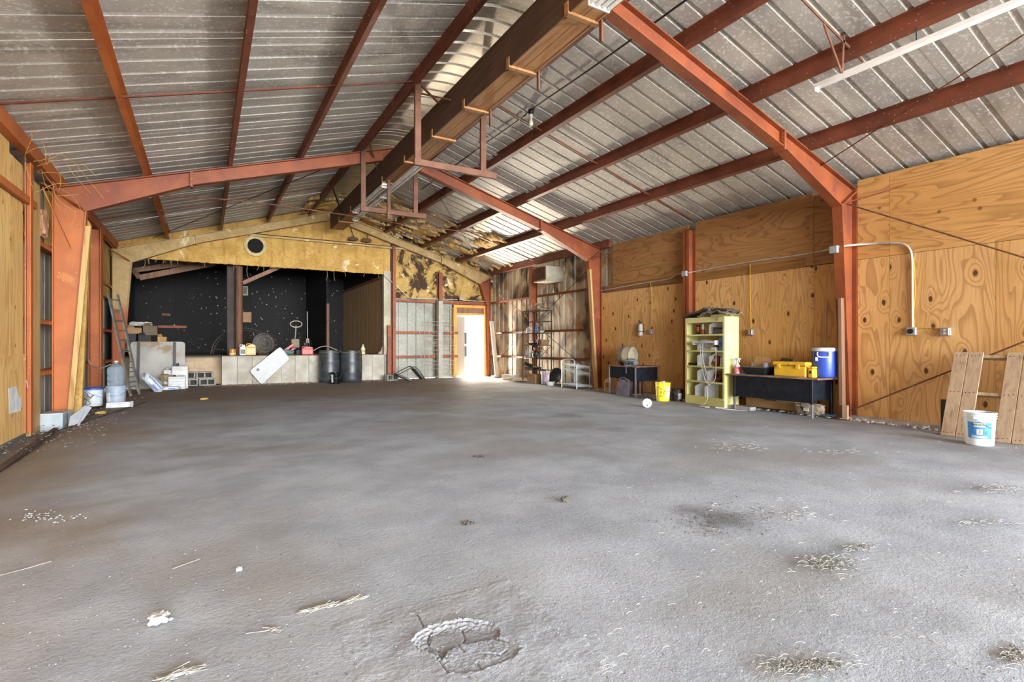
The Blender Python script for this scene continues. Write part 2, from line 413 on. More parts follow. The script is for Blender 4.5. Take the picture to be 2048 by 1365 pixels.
crust_patch(bpy.data.objects['floor'])
g = MB().box(-40, 60, 17.2, 60, -.25, -.03).box(9.2, 60, -30, 17.2, -.25, -.03).box(-40, -2.3, -30, 17.2, -.25, -.03).box(-2.3, 9.2, -30, -9.5, -.25, -.01)
o = g.build('ground', gen('outside_dry_ground', '#b5a78f', '#9c8d74', .6, .9)); o['kind'] = 'structure'

# ribbed sheets. profile along s with three ribs standing outwards
def sheet(wd=.914, ribs=(.15, .457, .762), t0=lambda s: 0.0, t1=lambda s: 1.0, o=(0, 0, 0), sd=(1, 0, 0), td=(0, 0, 1), nd=(0, 1, 0), dep=.03, path=None, s0=0.0, s1=None, mb=None):
    m = mb or MB(); o, sd, td, nd = map(Vector, (o, sd, td, nd)); s1 = wd if s1 is None else s1
    prof = [(0, 0)]
    for r in ribs: prof += [(r - .032, 0), (r - .016, dep), (r + .016, dep), (r + .032, 0)]
    prof.append((wd, 0))
    prof = [(s, d) for s, d in prof if s0 - 1e-6 <= s <= s1 + 1e-6]
    if not prof: return m
    if prof[0][0] > s0 + 1e-4: prof.insert(0, (s0, prof[0][1]))
    if prof[-1][0] < s1 - 1e-4: prof.append((s1, prof[-1][1]))
    if path is None:
        vs = []
        for s, d in prof: vs += [o + s * sd + d * nd + t0(s) * td, o + s * sd + d * nd + t1(s) * td]
        m.add(vs, [(2 * i, 2 * i + 2, 2 * i + 3, 2 * i + 1) for i in range(len(prof) - 1)])
    else:                                               # path: list of (point, normal)
        k = len(path); vs = []
        for s, d in prof:
            for p, nn in path: vs.append(Vector(p) + s * sd + d * Vector(nn))
        m.add(vs, [(i * k + j, (i + 1) * k + j, (i + 1) * k + j + 1, i * k + j + 1) for i in range(len(prof) - 1) for j in range(k - 1)])
    return m

ceil = struct('ceiling')
ridgem = galv('shiny_ridge_sheet', '#bdb7a8', '#a39d90', '#877f70', .42, .55, .3)
def roof2():
    def pth(xs, lift=0):
        out = []
        for x in xs:
            e = .01; sl = (zroof(x + e) - zroof(x - e)) / (2 * e); nn = Vector((-sl, 0, 1)).normalized(); out.append(((x, 0, zroof(x) + lift), nn))
        return out
    base = []
    for nm, p, lf in (('roof_panel', (XL - .25, XM - .5), 0), ('roof_panel', (XM + .5, XR + .25), 0), ('ridge_panel', [XM - .58 + .0725 * i for i in range(17)], -.004)):
        o = sheet(wd=.918, sd=(0, 1, 0), path=pth(p, lf)).build(nm, ridgem if nm == 'ridge_panel' else roofm, ceil)
        if nm == 'ridge_panel':
            o.data.polygons.foreach_set('use_smooth', [True] * len(o.data.polygons)); o.data.set_sharp_from_angle(angle=R(30))
        base.append(o)
    n = 29
    for i in range(n):
        for o in base:
            y = Y_0 + i * .914
            if i == 0: o.location.y = y
            else:
                c = link(o.name.split('.')[0], o.data, ceil); c.location = (random.uniform(-.004, .004), y, random.uniform(-.003, .003))
roof2()

# purlins (Z sections), eave struts, sag rods
def zsec(m, x, y0, y1, flip=1):
    s = -.2974 if x > XM else .2974
    up = Vector((-s, 0, 1)).normalized(); ax = Vector((1, 0, s)).normalized() * flip
    p = Vector((x, 0, zr(x))); t = .008
    pts = [(-.0, .0), (.065, 0), (.065, .012), (.01, .012), (.01, .185), (.065 - .065, .185)]
    poly = [(-.004, 0), (.066, 0), (.066, .02), (.058, .02), (.058, t), (.004, t), (.004, .197), (-.062, .197), (-.062, .189), (-.004, .189)]
    m.prism(poly, p + Vector((0, y0, 0)), ax, up, (0, y1 - y0, 0))
for x in (-.80, .42, 1.60, 2.72, 4.01, 4.95, 6.17, 7.47):
    zsec(m := MB(), x, Y_0, YW + .02, -1 if x < XM else 1); m.build('purlin', redL if x < 0 else reddk, ceil)
for x, ya, mt in ((XL + .06, Y_0, redL), (XR - .03, 10.25, reddk)):
    MB().box(x - .05, x + .05, ya, YW, zr(x) + .0, zr(x) + .19).build('eave_strut', mt, ceil)
def rod(m, p, q, r=.01, n=6): m.tube([p, q], r, n); return m
for ym in (1.5, 7.63, 13.73):
    for x0, x1 in ((XL + .1, XM - .65), (XM + .65, XR - .1)):
        m = MB(); m.beam((x0, ym, zroof(x0) - .09), (x1, ym, zroof(x1) - .09), .03, .022); m.build('sag_strap', reddk, ceil)

# steel rigid frames
def frame(Y, label, mt, colm=None, nofloor=False):
    colm = colm or mt
    t = thing('steel_frame', label, 'steel frame', (XM, Y, 0)); off = (XM, Y, 0)
    for sgn, xo in ((1, XR), (-1, XL)):
        def X(d): return xo - sgn * d
        kx, kz = .412, 3.249
        topc = zr(xo)
        m = MB(); th = (0, .012, 0)
        ib, im = (.183, None) if not (Y == YC and sgn > 0) else (.10, (.15, 2.5))
        m.prism([(X(.0), -.02), (X(ib), -.02)] + ([(X(im[0]), im[1])] if im else []) + [(X(kx), kz), (X(0), topc)], (0, Y - .006, 0), (1, 0, 0), (0, 0, 1), th)
        pth_ = [(X(ib), 0)] + ([(X(im[0]), im[1])] if im else []) + [(X(kx), kz)]
        for (xa_, za_), (xb_, zb_) in zip(pth_, pth_[1:]): m.beam((xa_, Y, za_), (xb_, Y, zb_), .15, .014, (1, 0, 0))
        m.beam((X(.007), Y, 0), (X(.007), Y, topc), .15, .014, (1, 0, 0))
        m.box(min(X(-.03), X(ib + .06)), max(X(-.03), X(ib + .06)), Y - .11, Y + .11, -.02, .02)
        m.build('column', (colm[0] if sgn > 0 else colm[1]) if isinstance(colm, tuple) else colm, t, off)
        MB().beam((X(0.0), Y, topc - .03), (X(kx), Y, kz), .16, .02).build('knee_plate', mt, t, off)
        hx, hz = (6.93, 3.875) if sgn > 0 else (-.195, 3.875)
        m = MB()
        m.prism([(X(0), topc), (X(kx), kz), (hx, hz), (XM, 4.94), (XM, zr(XM))], (0, Y - .006, 0), (1, 0, 0), (0, 0, 1), th)
        m.beam((X(kx), Y, kz), (hx, Y, hz), .15, .014); m.beam((hx, Y, hz), (XM, Y, 4.94), .15, .014); m.beam((X(0), Y, topc), (XM, Y, zr(XM)), .15, .014)
        m.build('rafter', mt, t, off)
        m = MB(); m.box(hx - .02, hx + .02, Y - .085, Y + .085, hz - .04, zr(hx) + .01)
        for dz in (.03, .08, .13, .18):
            for dy in (-.05, .05): m.lathe([(.014, 0), (.014, .02)], 6, Matrix.Translation((hx - .03, Y + dy, hz + dz)) @ Matrix.Rotation(R(90), 4, 'Y'))
        m.build('splice_plate', mt, t, off)
        for dy in (-.75, .75):
            if Y + dy < YC + .1:
                MB().beam((X(kx * .93), Y + dy * .05, kz + .02), (X(.02), Y + dy, 3.45), .045, .012).build('flange_brace', redL if sgn < 0 else red, t, off)
    return t
frame(YA, 'nearest red steel frame with tapered column beside the tall blue cooler', red)
frame(YB, 'middle red steel frame spanning the hall in front of the stage bay', red, (red, redL))
def foamedcol():
    m = NT('foam_over_orange_column'); z = m.n('ShaderNodeSeparateXYZ', {0: m.raw}).outputs[2]
    k = m.ss(m.math('ADD', z, m.math('MULTIPLY', m.noise(m.raw, 4, 5, .5), 1.6)), 2.55, 3.1)
    col = m.mix(k, m.mix(m.noise(m.raw, 3, 4), C('#b06038'), C('#9a5030')), m.mix(m.noise(m.raw, 9, 5), C('#bba070'), C('#937747')))
    return m.out(col, .75, 0, m.bump(m.noise(m.raw, 16, 5), .4, .01))
frame(YC, 'farthest steel frame at the stage wall, coated with yellow spray foam', foamdusty, (red, foamedcol()))

# intermediate wall posts
def wallpost(x, Y, sgn, label, mt, z1=3.42, w=.16, d=.2):
    t = thing('wall_post', label, 'steel post', (x, Y, 0)); m = MB()
    x2 = x - sgn * d
    m.box(min(x, x2), max(x, x2), Y - .006, Y + .006, 0, z1); m.box(min(x2, x2 + sgn * .012), max(x2, x2 + sgn * .012), Y - w / 2, Y + w / 2, 0, z1)
    m.build('web', mt, t, (x, Y, 0))
    m = MB(); m.box(min(x, x - sgn * .012), max(x, x - sgn * .012), Y - w / 2, Y + w / 2, 0, z1); m.build('flange', mt, t, (x, Y, 0))
    return t
wallpost(XR, 7.70, 1, 'red steel wall post between plywood sheets, behind the cream shelf unit', red, 3.5)
wallpost(XR, 13.73, 1, 'red steel wall post behind the tall wire etagere', red, 3.5)
wallpost(XL, 13.73, -1, 'orange steel wall post behind the extension ladder', redL, 3.5, .3)
wallpost(XL + .02, 9.15, -1, 'narrow orange post between left plywood and tan timber', redL, 3.5, .12, .06)

# ---------------------------------------------------------------- right wall
wr = struct('wall_right')
def vsheets(parent, y0, y1, x, nd, z1, mt, z0=0.0, gapat=(), name='siding_panel'):
    y = y0; i = 0
    while y < y1 - .02:
        e = min(.914, y1 - y); g = .004 if i in gapat else 0.0
        o = sheet(o=(x, y, 0), sd=(0, 1, 0), td=(0, 0, 1), nd=(nd, 0, 0), t0=lambda s: z0, t1=lambda s: z1, s0=g, s1=e).build(name, mt, parent)
        y += .914; i += 1
vsheets(wr, Y_0, .6, XR + .2, 1, 3.95, sidem, 2.9)
vsheets(wr, .6, YB - .5, XR + .2, 1, 3.95, sidem)
MB().box(XR - .02, XR + .22, .5, .6, 0, 2.95).build('door_jamb', red, wr); MB().box(XR - .0, XR + .22, Y_0, .6, 2.85, 2.98).build('door_head', red, wr)
vsheets(wr, YB - .5, YW + .3, XR + .2, 1, 3.95, sootm, gapat=(0, 1, 2))
for z in (.75, 1.55, 2.62):
    m = MB(); m.box(XR + .0, XR + .2, YB + .06, YW, z - .006, z + .006).box(XR, XR + .012, YB + .06, YW, z - .06, z); m.build('girt', red, wr)
m = MB(); m.box(XR + .02, XR + .2, .6, YB, 2.50, 2.53); m.build('girt', red, wr)
# lower upright plywood sheets
def ysheet(y0, y1, z0, z1, mt, x=XR, th=.012, parent=None, name='plywood_sheet', j=.002):
    return MB().box(x, x + th, y0 + j, y1 - j, z0, z1).build(name, mt, parent or wr)
yl = [.6, 1.59, 2.81, 4.03, YA - .08]
for a, b in zip(yl, yl[1:]): ysheet(a, b, .0, 2.45, plyv)
rt = [onX(u, 600, XR).y for u in (1391, 1462, 1530, 1592, 1628, 1683)][::-1]
for a, b in zip(rt, rt[1:]): ysheet(a, b, 0, 2.45 + random.uniform(-.01, .01), plyv)
rt2 = [onX(u, 600, XR).y for u in (1202, 1270, 1349, 1370)][::-1]
for a, b in zip(rt2, rt2[1:]): ysheet(a, b, 0, 2.45, plyv)
yu = [4.03 - 2.44 * k for k in range(4)][::-1] + [YA - .08]
for a, b in zip(yu, yu[1:]): ysheet(a, b, 2.98 if b < 1.7 else 2.455, 3.68, plyh, XR - .004)
ysheet(onX(1627, 450, XR).y, 7.62, 2.46, 3.66, plyd, XR - .004)
ysheet(YA + .08, onX(1627, 450, XR).y, 2.46, 3.62, plyd, XR + .002)
ysheet(7.8, onX(1226, 530, XR).y, 2.60, 3.62, plyd, XR - .004)
ysheet(7.8, 10.5, 2.44, 2.61, timber('dark_header_board', '#8d6232', '#75502a', '#4c321b', 1), XR - .012, .03, name='header_board')
ysheet(5.3, 7.62, 2.44, 2.60, timber('dark_header_board_two', '#94672f', '#7c5529', '#523619', 1), XR - .016, .012, name='header_board')
# crumbled concrete footing along the right wall
def ridge(name, parent, x0, x1, y0, y1, mt, n, hmax, seed, kind='stuff'):
    rnd = random.Random(seed); m = MB()
    for i in range(n):
        x = rnd.uniform(x0, x1); y = rnd.uniform(y0, y1); s = rnd.uniform(.006, hmax) * (1 if rnd.random() < .9 else 1.8)
        lump(m, (x, y, s * .25), s, rnd, rnd.uniform(.6, 1.6))
    o = m.build(name, mt, parent); o['kind'] = kind; return o
def lump(m, p, s, rnd, el=1.0):
    a = rnd.uniform(0, 6.28); ca, sa = math.cos(a), math.sin(a)
    base = [(1, 0, 0), (.5, .87, 0), (-.5, .87, 0), (-1, 0, 0), (-.5, -.87, 0), (.5, -.87, 0), (.45, .2, .7), (-.25, .45, .62), (-.1, -.5, .66)]
    vs = []
    for x, y, z in base:
        k = rnd.uniform(.75, 1.2); x *= k * el; y *= k; z *= rnd.uniform(.7, 1.1)
        vs.append((p[0] + s * (x * ca - y * sa), p[1] + s * (x * sa + y * ca), p[2] + s * z - s * .12))
    m.add(vs, [(0, 1, 6), (1, 7, 6), (1, 2, 7), (2, 3, 7), (3, 8, 7), (3, 4, 8), (4, 5, 8), (5, 0, 6, 8), (6, 7, 8)])
crumb = gen('pale_crumbled_concrete', '#b9b3aa', '#9d978f', 9, .9, 0, .4, 60)
ridge('footing_rubble', wr, 8.35, 8.74, 1.5, 10.6, crumb, 900, .03, 3)
m = MB()
yy = .6
pts = []
while yy < 10.6: pts.append((yy, 8.56 + .06 * mn.noise(Vector((yy * 2, 1, 3))))); yy += .12
for (ya, xa), (yb, xb) in zip(pts, pts[1:]):
    m.add([(xa, ya, -.01), (xb, yb, -.01), (xb + .05, yb, .035 + .012 * mn.noise(Vector((yb * 5, 0, 0)))), (xa + .05, ya, .035 + .012 * mn.noise(Vector((ya * 5, 0, 0)))), (XR + .1, yb, .05), (XR + .1, ya, .05)], [(0, 1, 2, 3), (3, 2, 4, 5)], True)
m.build('footing', gen('footing_concrete', '#aaa49b', '#85807a', 5, .9, 0, .5, 40), wr)

# ---------------------------------------------------------------- left wall
wl = struct('wall_left')
vsheets(wl, Y_0, YW + 6.2, XL - .2, -1, 3.95, sidem)
for z in (.75, 1.5, 2.62):
    m = MB(); m.box(XL - .2, XL, 9.2, YW, z - .006, z + .006).box(XL - .012, XL, 9.2, YW, z - .06, z); m.build('girt', redL, wl)
for a, b, z0, z1 in ((Y_0, -1.2, 0, 3.6), (-1.2, 1.24, 0, 3.6), (1.24, 3.68, 0, 3.6), (3.68, 6.12, 0, 3.6), (6.12, 8.56, 0, 3.6), (8.56, 9.12, .0, 3.45)):
    MB().box(XL - .012, XL, a + .003, b - .003, z0, z1).build('plywood_sheet', plyl, wl)
MB().box(XL, XL + .02, 7.7, 9.28, 0, 1.02).build('plywood_patch', plyl, wl)
# tan spray-foam stud behind middle frame on the left
m = MB(); m.prism([(0, 0), (.30, 0), (.42, 3.1), (.30, 3.32), (.0, 3.4)], (XL, 10.95, 0), (1, 0, 0), (0, 0, 1), (0, .12, 0)); m.build('foam_fin', foamy, wl)
m = MB(); m.box(XL - .19, XL - .05, 13.9, YW, 2.3, 3.6); m.build('foam_lining', foamy, wl)
m = MB(); m.box(XL - .19, XL - .06, 11.1, 13.6, 2.72, 3.6); m.build('foam_lining', foamy, wl)

# ---------------------------------------------------------------- back wall
wk = struct('wall_back')
def bsheets(x0, x1, z0f, z1f, mt, y=YW + .12, name='siding_panel', step=.914):
    x = x0
    while x < x1 - .02:
        e = min(step, x1 - x)
        sheet(wd=step, o=(x, y, 0), sd=(1, 0, 0), td=(0, 0, 1), nd=(0, 1, 0), t0=lambda s, x=x: z0f, t1=lambda s, x=x: (z1f if z1f else zroof(x + s)), s1=e, dep=.035).build(name, mt, wk)
        x += step
def foamwall(x0, x1, z0, mt, y, name, amp=.05, rib=.0, z1=None, seed=0):
    nx = int((x1 - x0) / .045); m = MB(); cols = []
    for i in range(nx + 1):
        x = x0 + (x1 - x0) * i / nx; zt = (z1 if z1 else zroof(x) - .005); nz = 34
        for j in range(nz + 1):
            z = z0 + (zt - z0) * j / nz
            if j == 0: z += .02 * mn.noise(Vector((x * 9, seed, 0))) - .01
            d = amp * (mn.noise(Vector((x * 2.2, z * 2.2, seed))) * .6 + mn.noise(Vector((x * 7, z * 6, seed + 3))) * .35 + mn.noise(Vector((x * 18, z * 18, seed))) * .15)
            if rib:
                q = (x / .305) % 1.0; d += rib * (abs(q - .5) < .06)
            m.v.append((x, y + d, z))
    for i in range(nx):
        for j in range(nz):
            a = i * (nz + 1) + j; m.f.append((a, a + nz + 1, a + nz + 2, a + 1)); m.sm.append(True)
    b = len(m.v)
    for i in range(nx + 1): x, yy, z = m.v[i * (nz + 1)]; m.v.append((x, y + .1, z - .0))
    for i in range(nx): m.f.append((i * (nz + 1), b + i, b + i + 1, (i + 1) * (nz + 1))); m.sm.append(False)
    return m.build(name, mt, wk)
foamwall(XL, 5.2, 3.40, foamy, YW + .02, 'foam_header', .06, .03)
foamwall(5.34, 8.98, 2.66, foamch, YW + .02, 'charred_foam_lining', .12, 0, None, 5)
bsheets(XL - .2, 5.3, 3.42, None, sidem, YW + .16)
sidek = galv('toned_down_back_sheet', '#98978a', '#86867a', '#675f52', .65, .1, .2)  # darker copy of the wall sheet, colour lowered against the strong front light
bsheets(5.03, 7.44, 0.0, 2.66, sidek)
bsheets(5.2, 8.98, 2.6, None, sidem, YW + .16)
bsheets(7.42, 7.55, 0.0, 2.66, sidek); bsheets(8.56, 9.1, 0, 2.66, sidek); bsheets(7.5, 8.6, 2.32, 2.66, postbw)
MB().box(4.99, 5.22, YW - .0, YW + .2, .8, 3.5).build('jamb_panel', gen('peeling_grey_jamb', '#b9ad95', '#9c917c', 3, .8, 0, .4, 20, stain='#7c6a50'), wk)
m = MB(); m.box(.3, 7.4, YW - .10, YW + .02, 4.28, 4.30).box(.3, 7.4, YW - .10, YW - .09, 4.22, 4.30); m.build('girt', foamdusty, wk)
for z in (2.60, 1.56, .76):
    x1 = 7.55 if z < 2.5 else 8.75
    m = MB(); m.box(5.27, x1, YW - .08, YW + .1, z - .006, z + .006).box(5.27, x1, YW - .09, YW - .08, z - .075, z + .006); m.build('girt', red, wk)
def bpost(x, z0, z1, w, label, mt):
    t = thing('wall_post', label, 'steel post', (x, YW - .1, z0)); off = (x, YW - .1, z0)
    MB().box(x - .006, x + .006, YW - .2, YW - .02, z0, z1).box(x - w / 2, x + w / 2, YW - .21, YW - .2, z0, z1).build('web', mt, t, off)
    MB().box(x - w / 2, x + w / 2, YW - .02, YW - .01, z0, z1).build('flange', mt, t, off)
bpost(5.27, 0, 4.3, .10, 'red steel post beside the stage opening, right of barrels', red)
bpost(6.87, 2.62, 3.55, .13, 'red steel post above the painted white post near the door', red)
MB().box(5.08, 5.20, YW - .13, YW - .03, 0, 1.75).build('red_post', red, wk)
t = thing('painted_post', 'white painted lower post between wire trellis and door', 'post', (6.87, YW - .10, 0))
MB().box(-.075, .075, -.10, -.02, 0, 2.6).build('shaft', plain('chalky_white_post', '#aaa598', .8), t)
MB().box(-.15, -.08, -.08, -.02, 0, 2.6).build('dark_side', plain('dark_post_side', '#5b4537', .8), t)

# vent hole in the foam header
t = thing('vent_opening', 'round dark vent hole in the yellow foam above the stage', 'vent', (1.26, YW, 3.96))
MY = Matrix.Rotation(R(90), 4, 'X')
MB().lathe([(.20, -.06), (.21, .03), (.26, .05), (.30, .02), (.31, -.04)], 28, MY).build('rim', gen('pale_foam_ring', '#cdb98a', '#b79f68', 8, .9, 0, .5, 30), t)
MB().lathe([(.203, -.03), (.203, .012)], 24, MY).build('opening', plain('vent_shade', '#050505', .9), t)  # black disc painted as the shade inside the hole

# door in the back wall
d1 = struct('door_1', (8.04, YW, 0))
off = (8.04, YW, 0)
MB().box(7.40, 7.52, YW - .06, YW + .14, 0, 2.42).build('frame_post', doorw, d1, off)
MB().box(8.56, 8.66, YW - .08, YW + .14, 0, 2.42).build('frame_post', doorw, d1, off)
MB().box(7.40, 8.74, YW - .09, YW - .02, 2.40, 2.50).build('frame_head', doorw, d1, off)
MB().box(7.52, 8.56, YW - .02, YW + .12, 2.15, 2.22).build('frame_head', doorw, d1, off)
MB().box(7.52, 8.56, YW + .02, YW + .06, 2.22, 2.40).build('transom_board', postbw, d1, off)
MB().box(8.66, 8.74, YW - .07, YW + .1, 0, 2.35).build('frame_board', redL, d1, off)
Mh = Matrix.Translation((7.54, YW + .12, 0)) @ Matrix.Rotation(R(46), 4, 'Z')
leaf = MB().box(0, .93, -.022, .022, .02, 2.12, Mh).build('leaf', plain('shaded_door_leaf', '#3a3c40', .5), d1, off)  # leaf and panels coloured dark for the shade on the inner face
MB().box(.12, .80, -.03, .03, .25, 1.0, Mh).box(.12, .80, -.03, .03, 1.15, 1.95, Mh).build('leaf_panel', plain('shaded_door_panel', '#333539', .5), leaf, (0, 0, 0))
kn = MB().lathe([(.0, -.08), (.028, -.075), (.03, -.05), (.012, -.04), (.012, 0)], 14, Mh @ Matrix.Translation((.86, -.01, .98)) @ Matrix.Rotation(R(-90), 4, 'X')).build('knob', plain('dull_chrome', '#8c8a85', .3, 1.0), leaf)

# ---------------------------------------------------------------- stage and black room
stage = struct('trim_1', (2.7, YW, 0)); off = (2.7, YW, 0)
stc = gen('stained_white_concrete', '#b3ad9f', '#968e80', 2.2, .85, 0, .3, 25, (1, 1, 1), stain='#8d8476', st_sc=1.3, st=(.5, .7))
xs = [.41 + k * .383 for k in range(13)]
for a, b in zip(xs, xs[1:]): MB().box(a + .004, b - .004, YW, YW + .14, 0, .80).build('face_panel', stc, stage, off)
MB().box(.41, 5.02, YW + .02, YW + .2, 0, .78).build('face_backing', plain('face_joint_dark', '#4a443c', .9), stage, off)
MB().box(.41, .56, YW + .2, YW + .72, 0, .79).build('end_wall', stc, stage, off)
MB().box(.41, 5.02, YW + .02, YW + .24, .78, .825).build('edge_board', gen('dirty_edge_board', '#6c5543', '#4f3c2e', 6, .9), stage, off)
tanw = gen('tan_block_wall', '#bba487', '#a88f70', 3, .9, 0, .2, 30)
MB().box(XL, .42, 17.62, 17.8, 0, .80).build('recess_face', tanw, stage, off)
for k in range(9):
    for r in range(2):
        a = -1.98 + .265 * k + (0.13 if r else 0)
        if a + .25 < .38: MB().box(a, a + .25, 17.595, 17.64, .26 + r * .20, .445 + r * .20).build('facing_block', tanw, stage, off)
MB().box(XL, .42, 17.55, 17.85, .80, .828).box(XL, 5.03, 17.1, YD, .80, .825).build('stage_floor', gen('stage_floor_boards', '#4b3a2e', '#33271f', 4, .8, 0, .3, 30, (8, 1, 1)), stage, off)
room = struct('wall_far')
bk = plain('black_backing', '#070606', .9)
MB().box(XL - .3, 5.3, YD + .02, YD + .08, 0, 5).box(3.581, 3.62, 18.7, YD, .82, 4.3).box(XL - .26, XL - .205, YW + .3, YD, 0, 4.9).build('backing_wall', bk, room)
for k in range(6):
    a = XL - .1 + k * 1.22; MB().box(a + .003, a + 1.217, YD, YD + .02, .82, 2.62).build('black_sheet', blackm, room); MB().box(a + .003, a + 1.217, YD, YD + .02, 2.625, 4.7).build('black_sheet', blackm, room)
MB().box(XL - .19, XL - .15, YW + .3, YD, 0, 4.4).build('black_side_sheet', blackm, room)
m = MB().box(XL - .2, 5.2, YW + .25, YD, 4.25, 4.28); m.build('black_ceiling', blackm, room)
for k in range(3):
    a = 18.7 + k * 1.4; MB().box(3.56, 3.58, a + .003, a + 1.397, .82, 2.62).build('black_sheet', blackm, room); MB().box(3.56, 3.58, a + .003, a + 1.397, 2.625, 4.25).build('black_sheet', blackm, room)
pan = gen('brown_grooved_panelling', '#cda474', '#b08a60', 3, .55, 0, .1, 40, (6, 6, .6), spots='#a58a66', sp_sc=6, sp_r=.05)
y = YW + .1
while y < YD - .1:
    e = min(.4, YD - y); MB().box(5.03, 5.06, y + .003, y + e - .003, .82, 3.30).build('panelling_strip', pan, room); y += .4
MB().box(5.045, 5.1, YW + .1, YD, .82, 4.25).build('panelling_backing', plain('backing_dark', '#1d140e', .9), room)
MB().box(5.0, 5.12, YW + .1, YD, 3.28, 3.38).build('panelling_top_plate', postbw, room)
MB().box(3.52, 3.60, 18.45, 18.68, .82, 2.5).build('broken_end_board', gen('split_brown_board', '#7b5a42', '#4d3527', 3, .8, 0, .4, 20), room)
MB().box(3.9, 4.9, YD - .02, YD, .82, 4.2).build('black_sheet', blackm, room)
# ================================================================ overhead things
def T(p): return Matrix.Translation(p)
def Rm(a, ax): return Matrix.Rotation(R(a), 4, ax)
RX, RY = Rm(90, 'X'), Rm(90, 'Y')
def catm(p, n=6):
    p = [Vector(q) for q in p]; out = []
    for i in range(len(p) - 1):
        a, b, c, d = p[max(i - 1, 0)], p[i], p[i + 1], p[min(i + 2, len(p) - 1)]
        for k in range(n):
            t = k / n; out.append(.5 * ((2 * b) + (-a + c) * t + (2 * a - 5 * b + 4 * c - d) * t * t + (-a + 3 * b - 3 * c + d) * t ** 3))
    return out + [p[-1]]
white = plain('white_enamel', '#cfcecb', .4); offw = plain('dirty_white_plastic', '#bbb8b0', .5); blk = plain('black_plastic', '#1b1c1f', .5); dkmetal = plain('dark_steel', '#2a2a2c', .45, .6)
steel = plain('bright_steel', '#b5b5b3', .35, .8); rusty = gen('rusted_iron', '#7a4f36', '#573424', 12, .8, .2, .3, 60); tubew = plain('fluorescent_tube_white', '#f4f3ef', .25)
cardb = gen('brown_cardboard', '#a9855c', '#93714b', 4, .85, 0, .1, 30); greyp = plain('grey_plastic', '#8e9196', .5); blue = plain('blue_plastic', '#27489a', .4); yellow = plain('yellow_plastic', '#e5b92c', .45)
rubber = plain('black_rubber', '#141414', .8)

DX0, DX1, DZ0, DZ1 = 3.14, 3.46, 4.45, 4.87
t = thing('boxed_duct', 'long brown timber boxed duct hanging beneath the roof ridge', 'duct', (3.3, 7, DZ0)); off = (3.3, 7, DZ0)
ys = [-1.5, .6, 1.9, 3.1, 4.32, 5.5, 6.75, 7.95, 9.3, 10.7, 12.1, 13.4, 14.7, 15.85]
for a, b in zip(ys, ys[1:]):
    MB().box(DX0 + .004, 3.296, a + .003, b - .003, DZ0, DZ0 + .02).build('bottom_plank', ductw, t, off)
    MB().box(3.304, DX1 - .004, a + .003, b - .003, DZ0, DZ0 + .02).build('bottom_plank', ductw, t, off)
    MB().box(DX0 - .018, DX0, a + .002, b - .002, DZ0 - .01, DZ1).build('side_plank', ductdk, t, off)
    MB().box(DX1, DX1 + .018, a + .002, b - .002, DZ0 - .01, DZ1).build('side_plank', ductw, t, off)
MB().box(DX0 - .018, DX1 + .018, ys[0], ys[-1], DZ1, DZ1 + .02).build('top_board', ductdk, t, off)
for y in ys[1:-1]:
    m = MB().box(DX0 - .03, DX1 + .06, y - .04, y + .02, DZ0 - .03, DZ0 - .002); m.box(DX0 + .02, DX1 - .08, y + .03, y + .10, DZ0 - .015, DZ0 - .001); m.box(DX0 - .028, DX0 - .019, y - .03, y + .03, DZ0 - .03, DZ0 + .10)
    m.build('cleat', ductw, t, off)
    if y < 6.9 and y > 2: MB().box(DX1 + .03, DX1 + .05, y - .09, y - .05, DZ0 - .22, DZ0 - .0).build('hanger_strap', brn, t, off)

def trapeze(y, ztop, label, mid=False):
    t = thing('trapeze_hanger', label, 'hanger', (3.35, y, 3.84), group=None); off = (3.35, y, 3.84)
    MB().box(2.66, 4.02, y - .03, y + .03, 3.78, 3.87).build('bottom_bar', brn, t, off)
    MB().box(2.67, 2.76, y - .028, y + .028, 3.86, zr(2.7) + .02).build('upright', brn, t, off)
    MB().box(3.76, 3.85, y + .0, y + .05, 3.86, zr(3.98) - .02).build('upright', brn, t, off)
    if mid: MB().box(3.18, 3.24, y - .09, y - .03, 3.66, 4.70).build('middle_strap', brn, t, off)
trapeze(7.49, 0, 'nearer brown trapeze hanger hooked under the boxed duct')
trapeze(10.60, 0, 'farther brown trapeze hanger with a middle strap, beyond the middle frame', True)
t = thing('ridge_brace', 'pair of crossed brown straps between ridge purlins and boxed duct', 'brace', (3.0, 7.5, 4.9)); off = (3.0, 7.5, 4.9)
MB().beam((2.76, 7.55, 5.02), (3.3, 7.75, 4.80), .035, .02).build('strap', brn, t, off); MB().beam((2.78, 7.9, 5.05), (3.12, 7.2, 4.72), .035, .02).build('strap', brn, t, off)
t = thing('ridge_brace', 'crossed brown straps at the ridge past the middle frame', 'brace', (3.0, 10.9, 4.9)); off = (3.0, 10.9, 4.9)
MB().beam((2.76, 10.3, 5.02), (3.2, 11.2, 4.75), .035, .02).build('strap', brn, t, off); MB().beam((2.74, 13.6, 5.0), (3.1, 14.3, 4.6), .03, .02).build('strap', dkmetal, t, off)

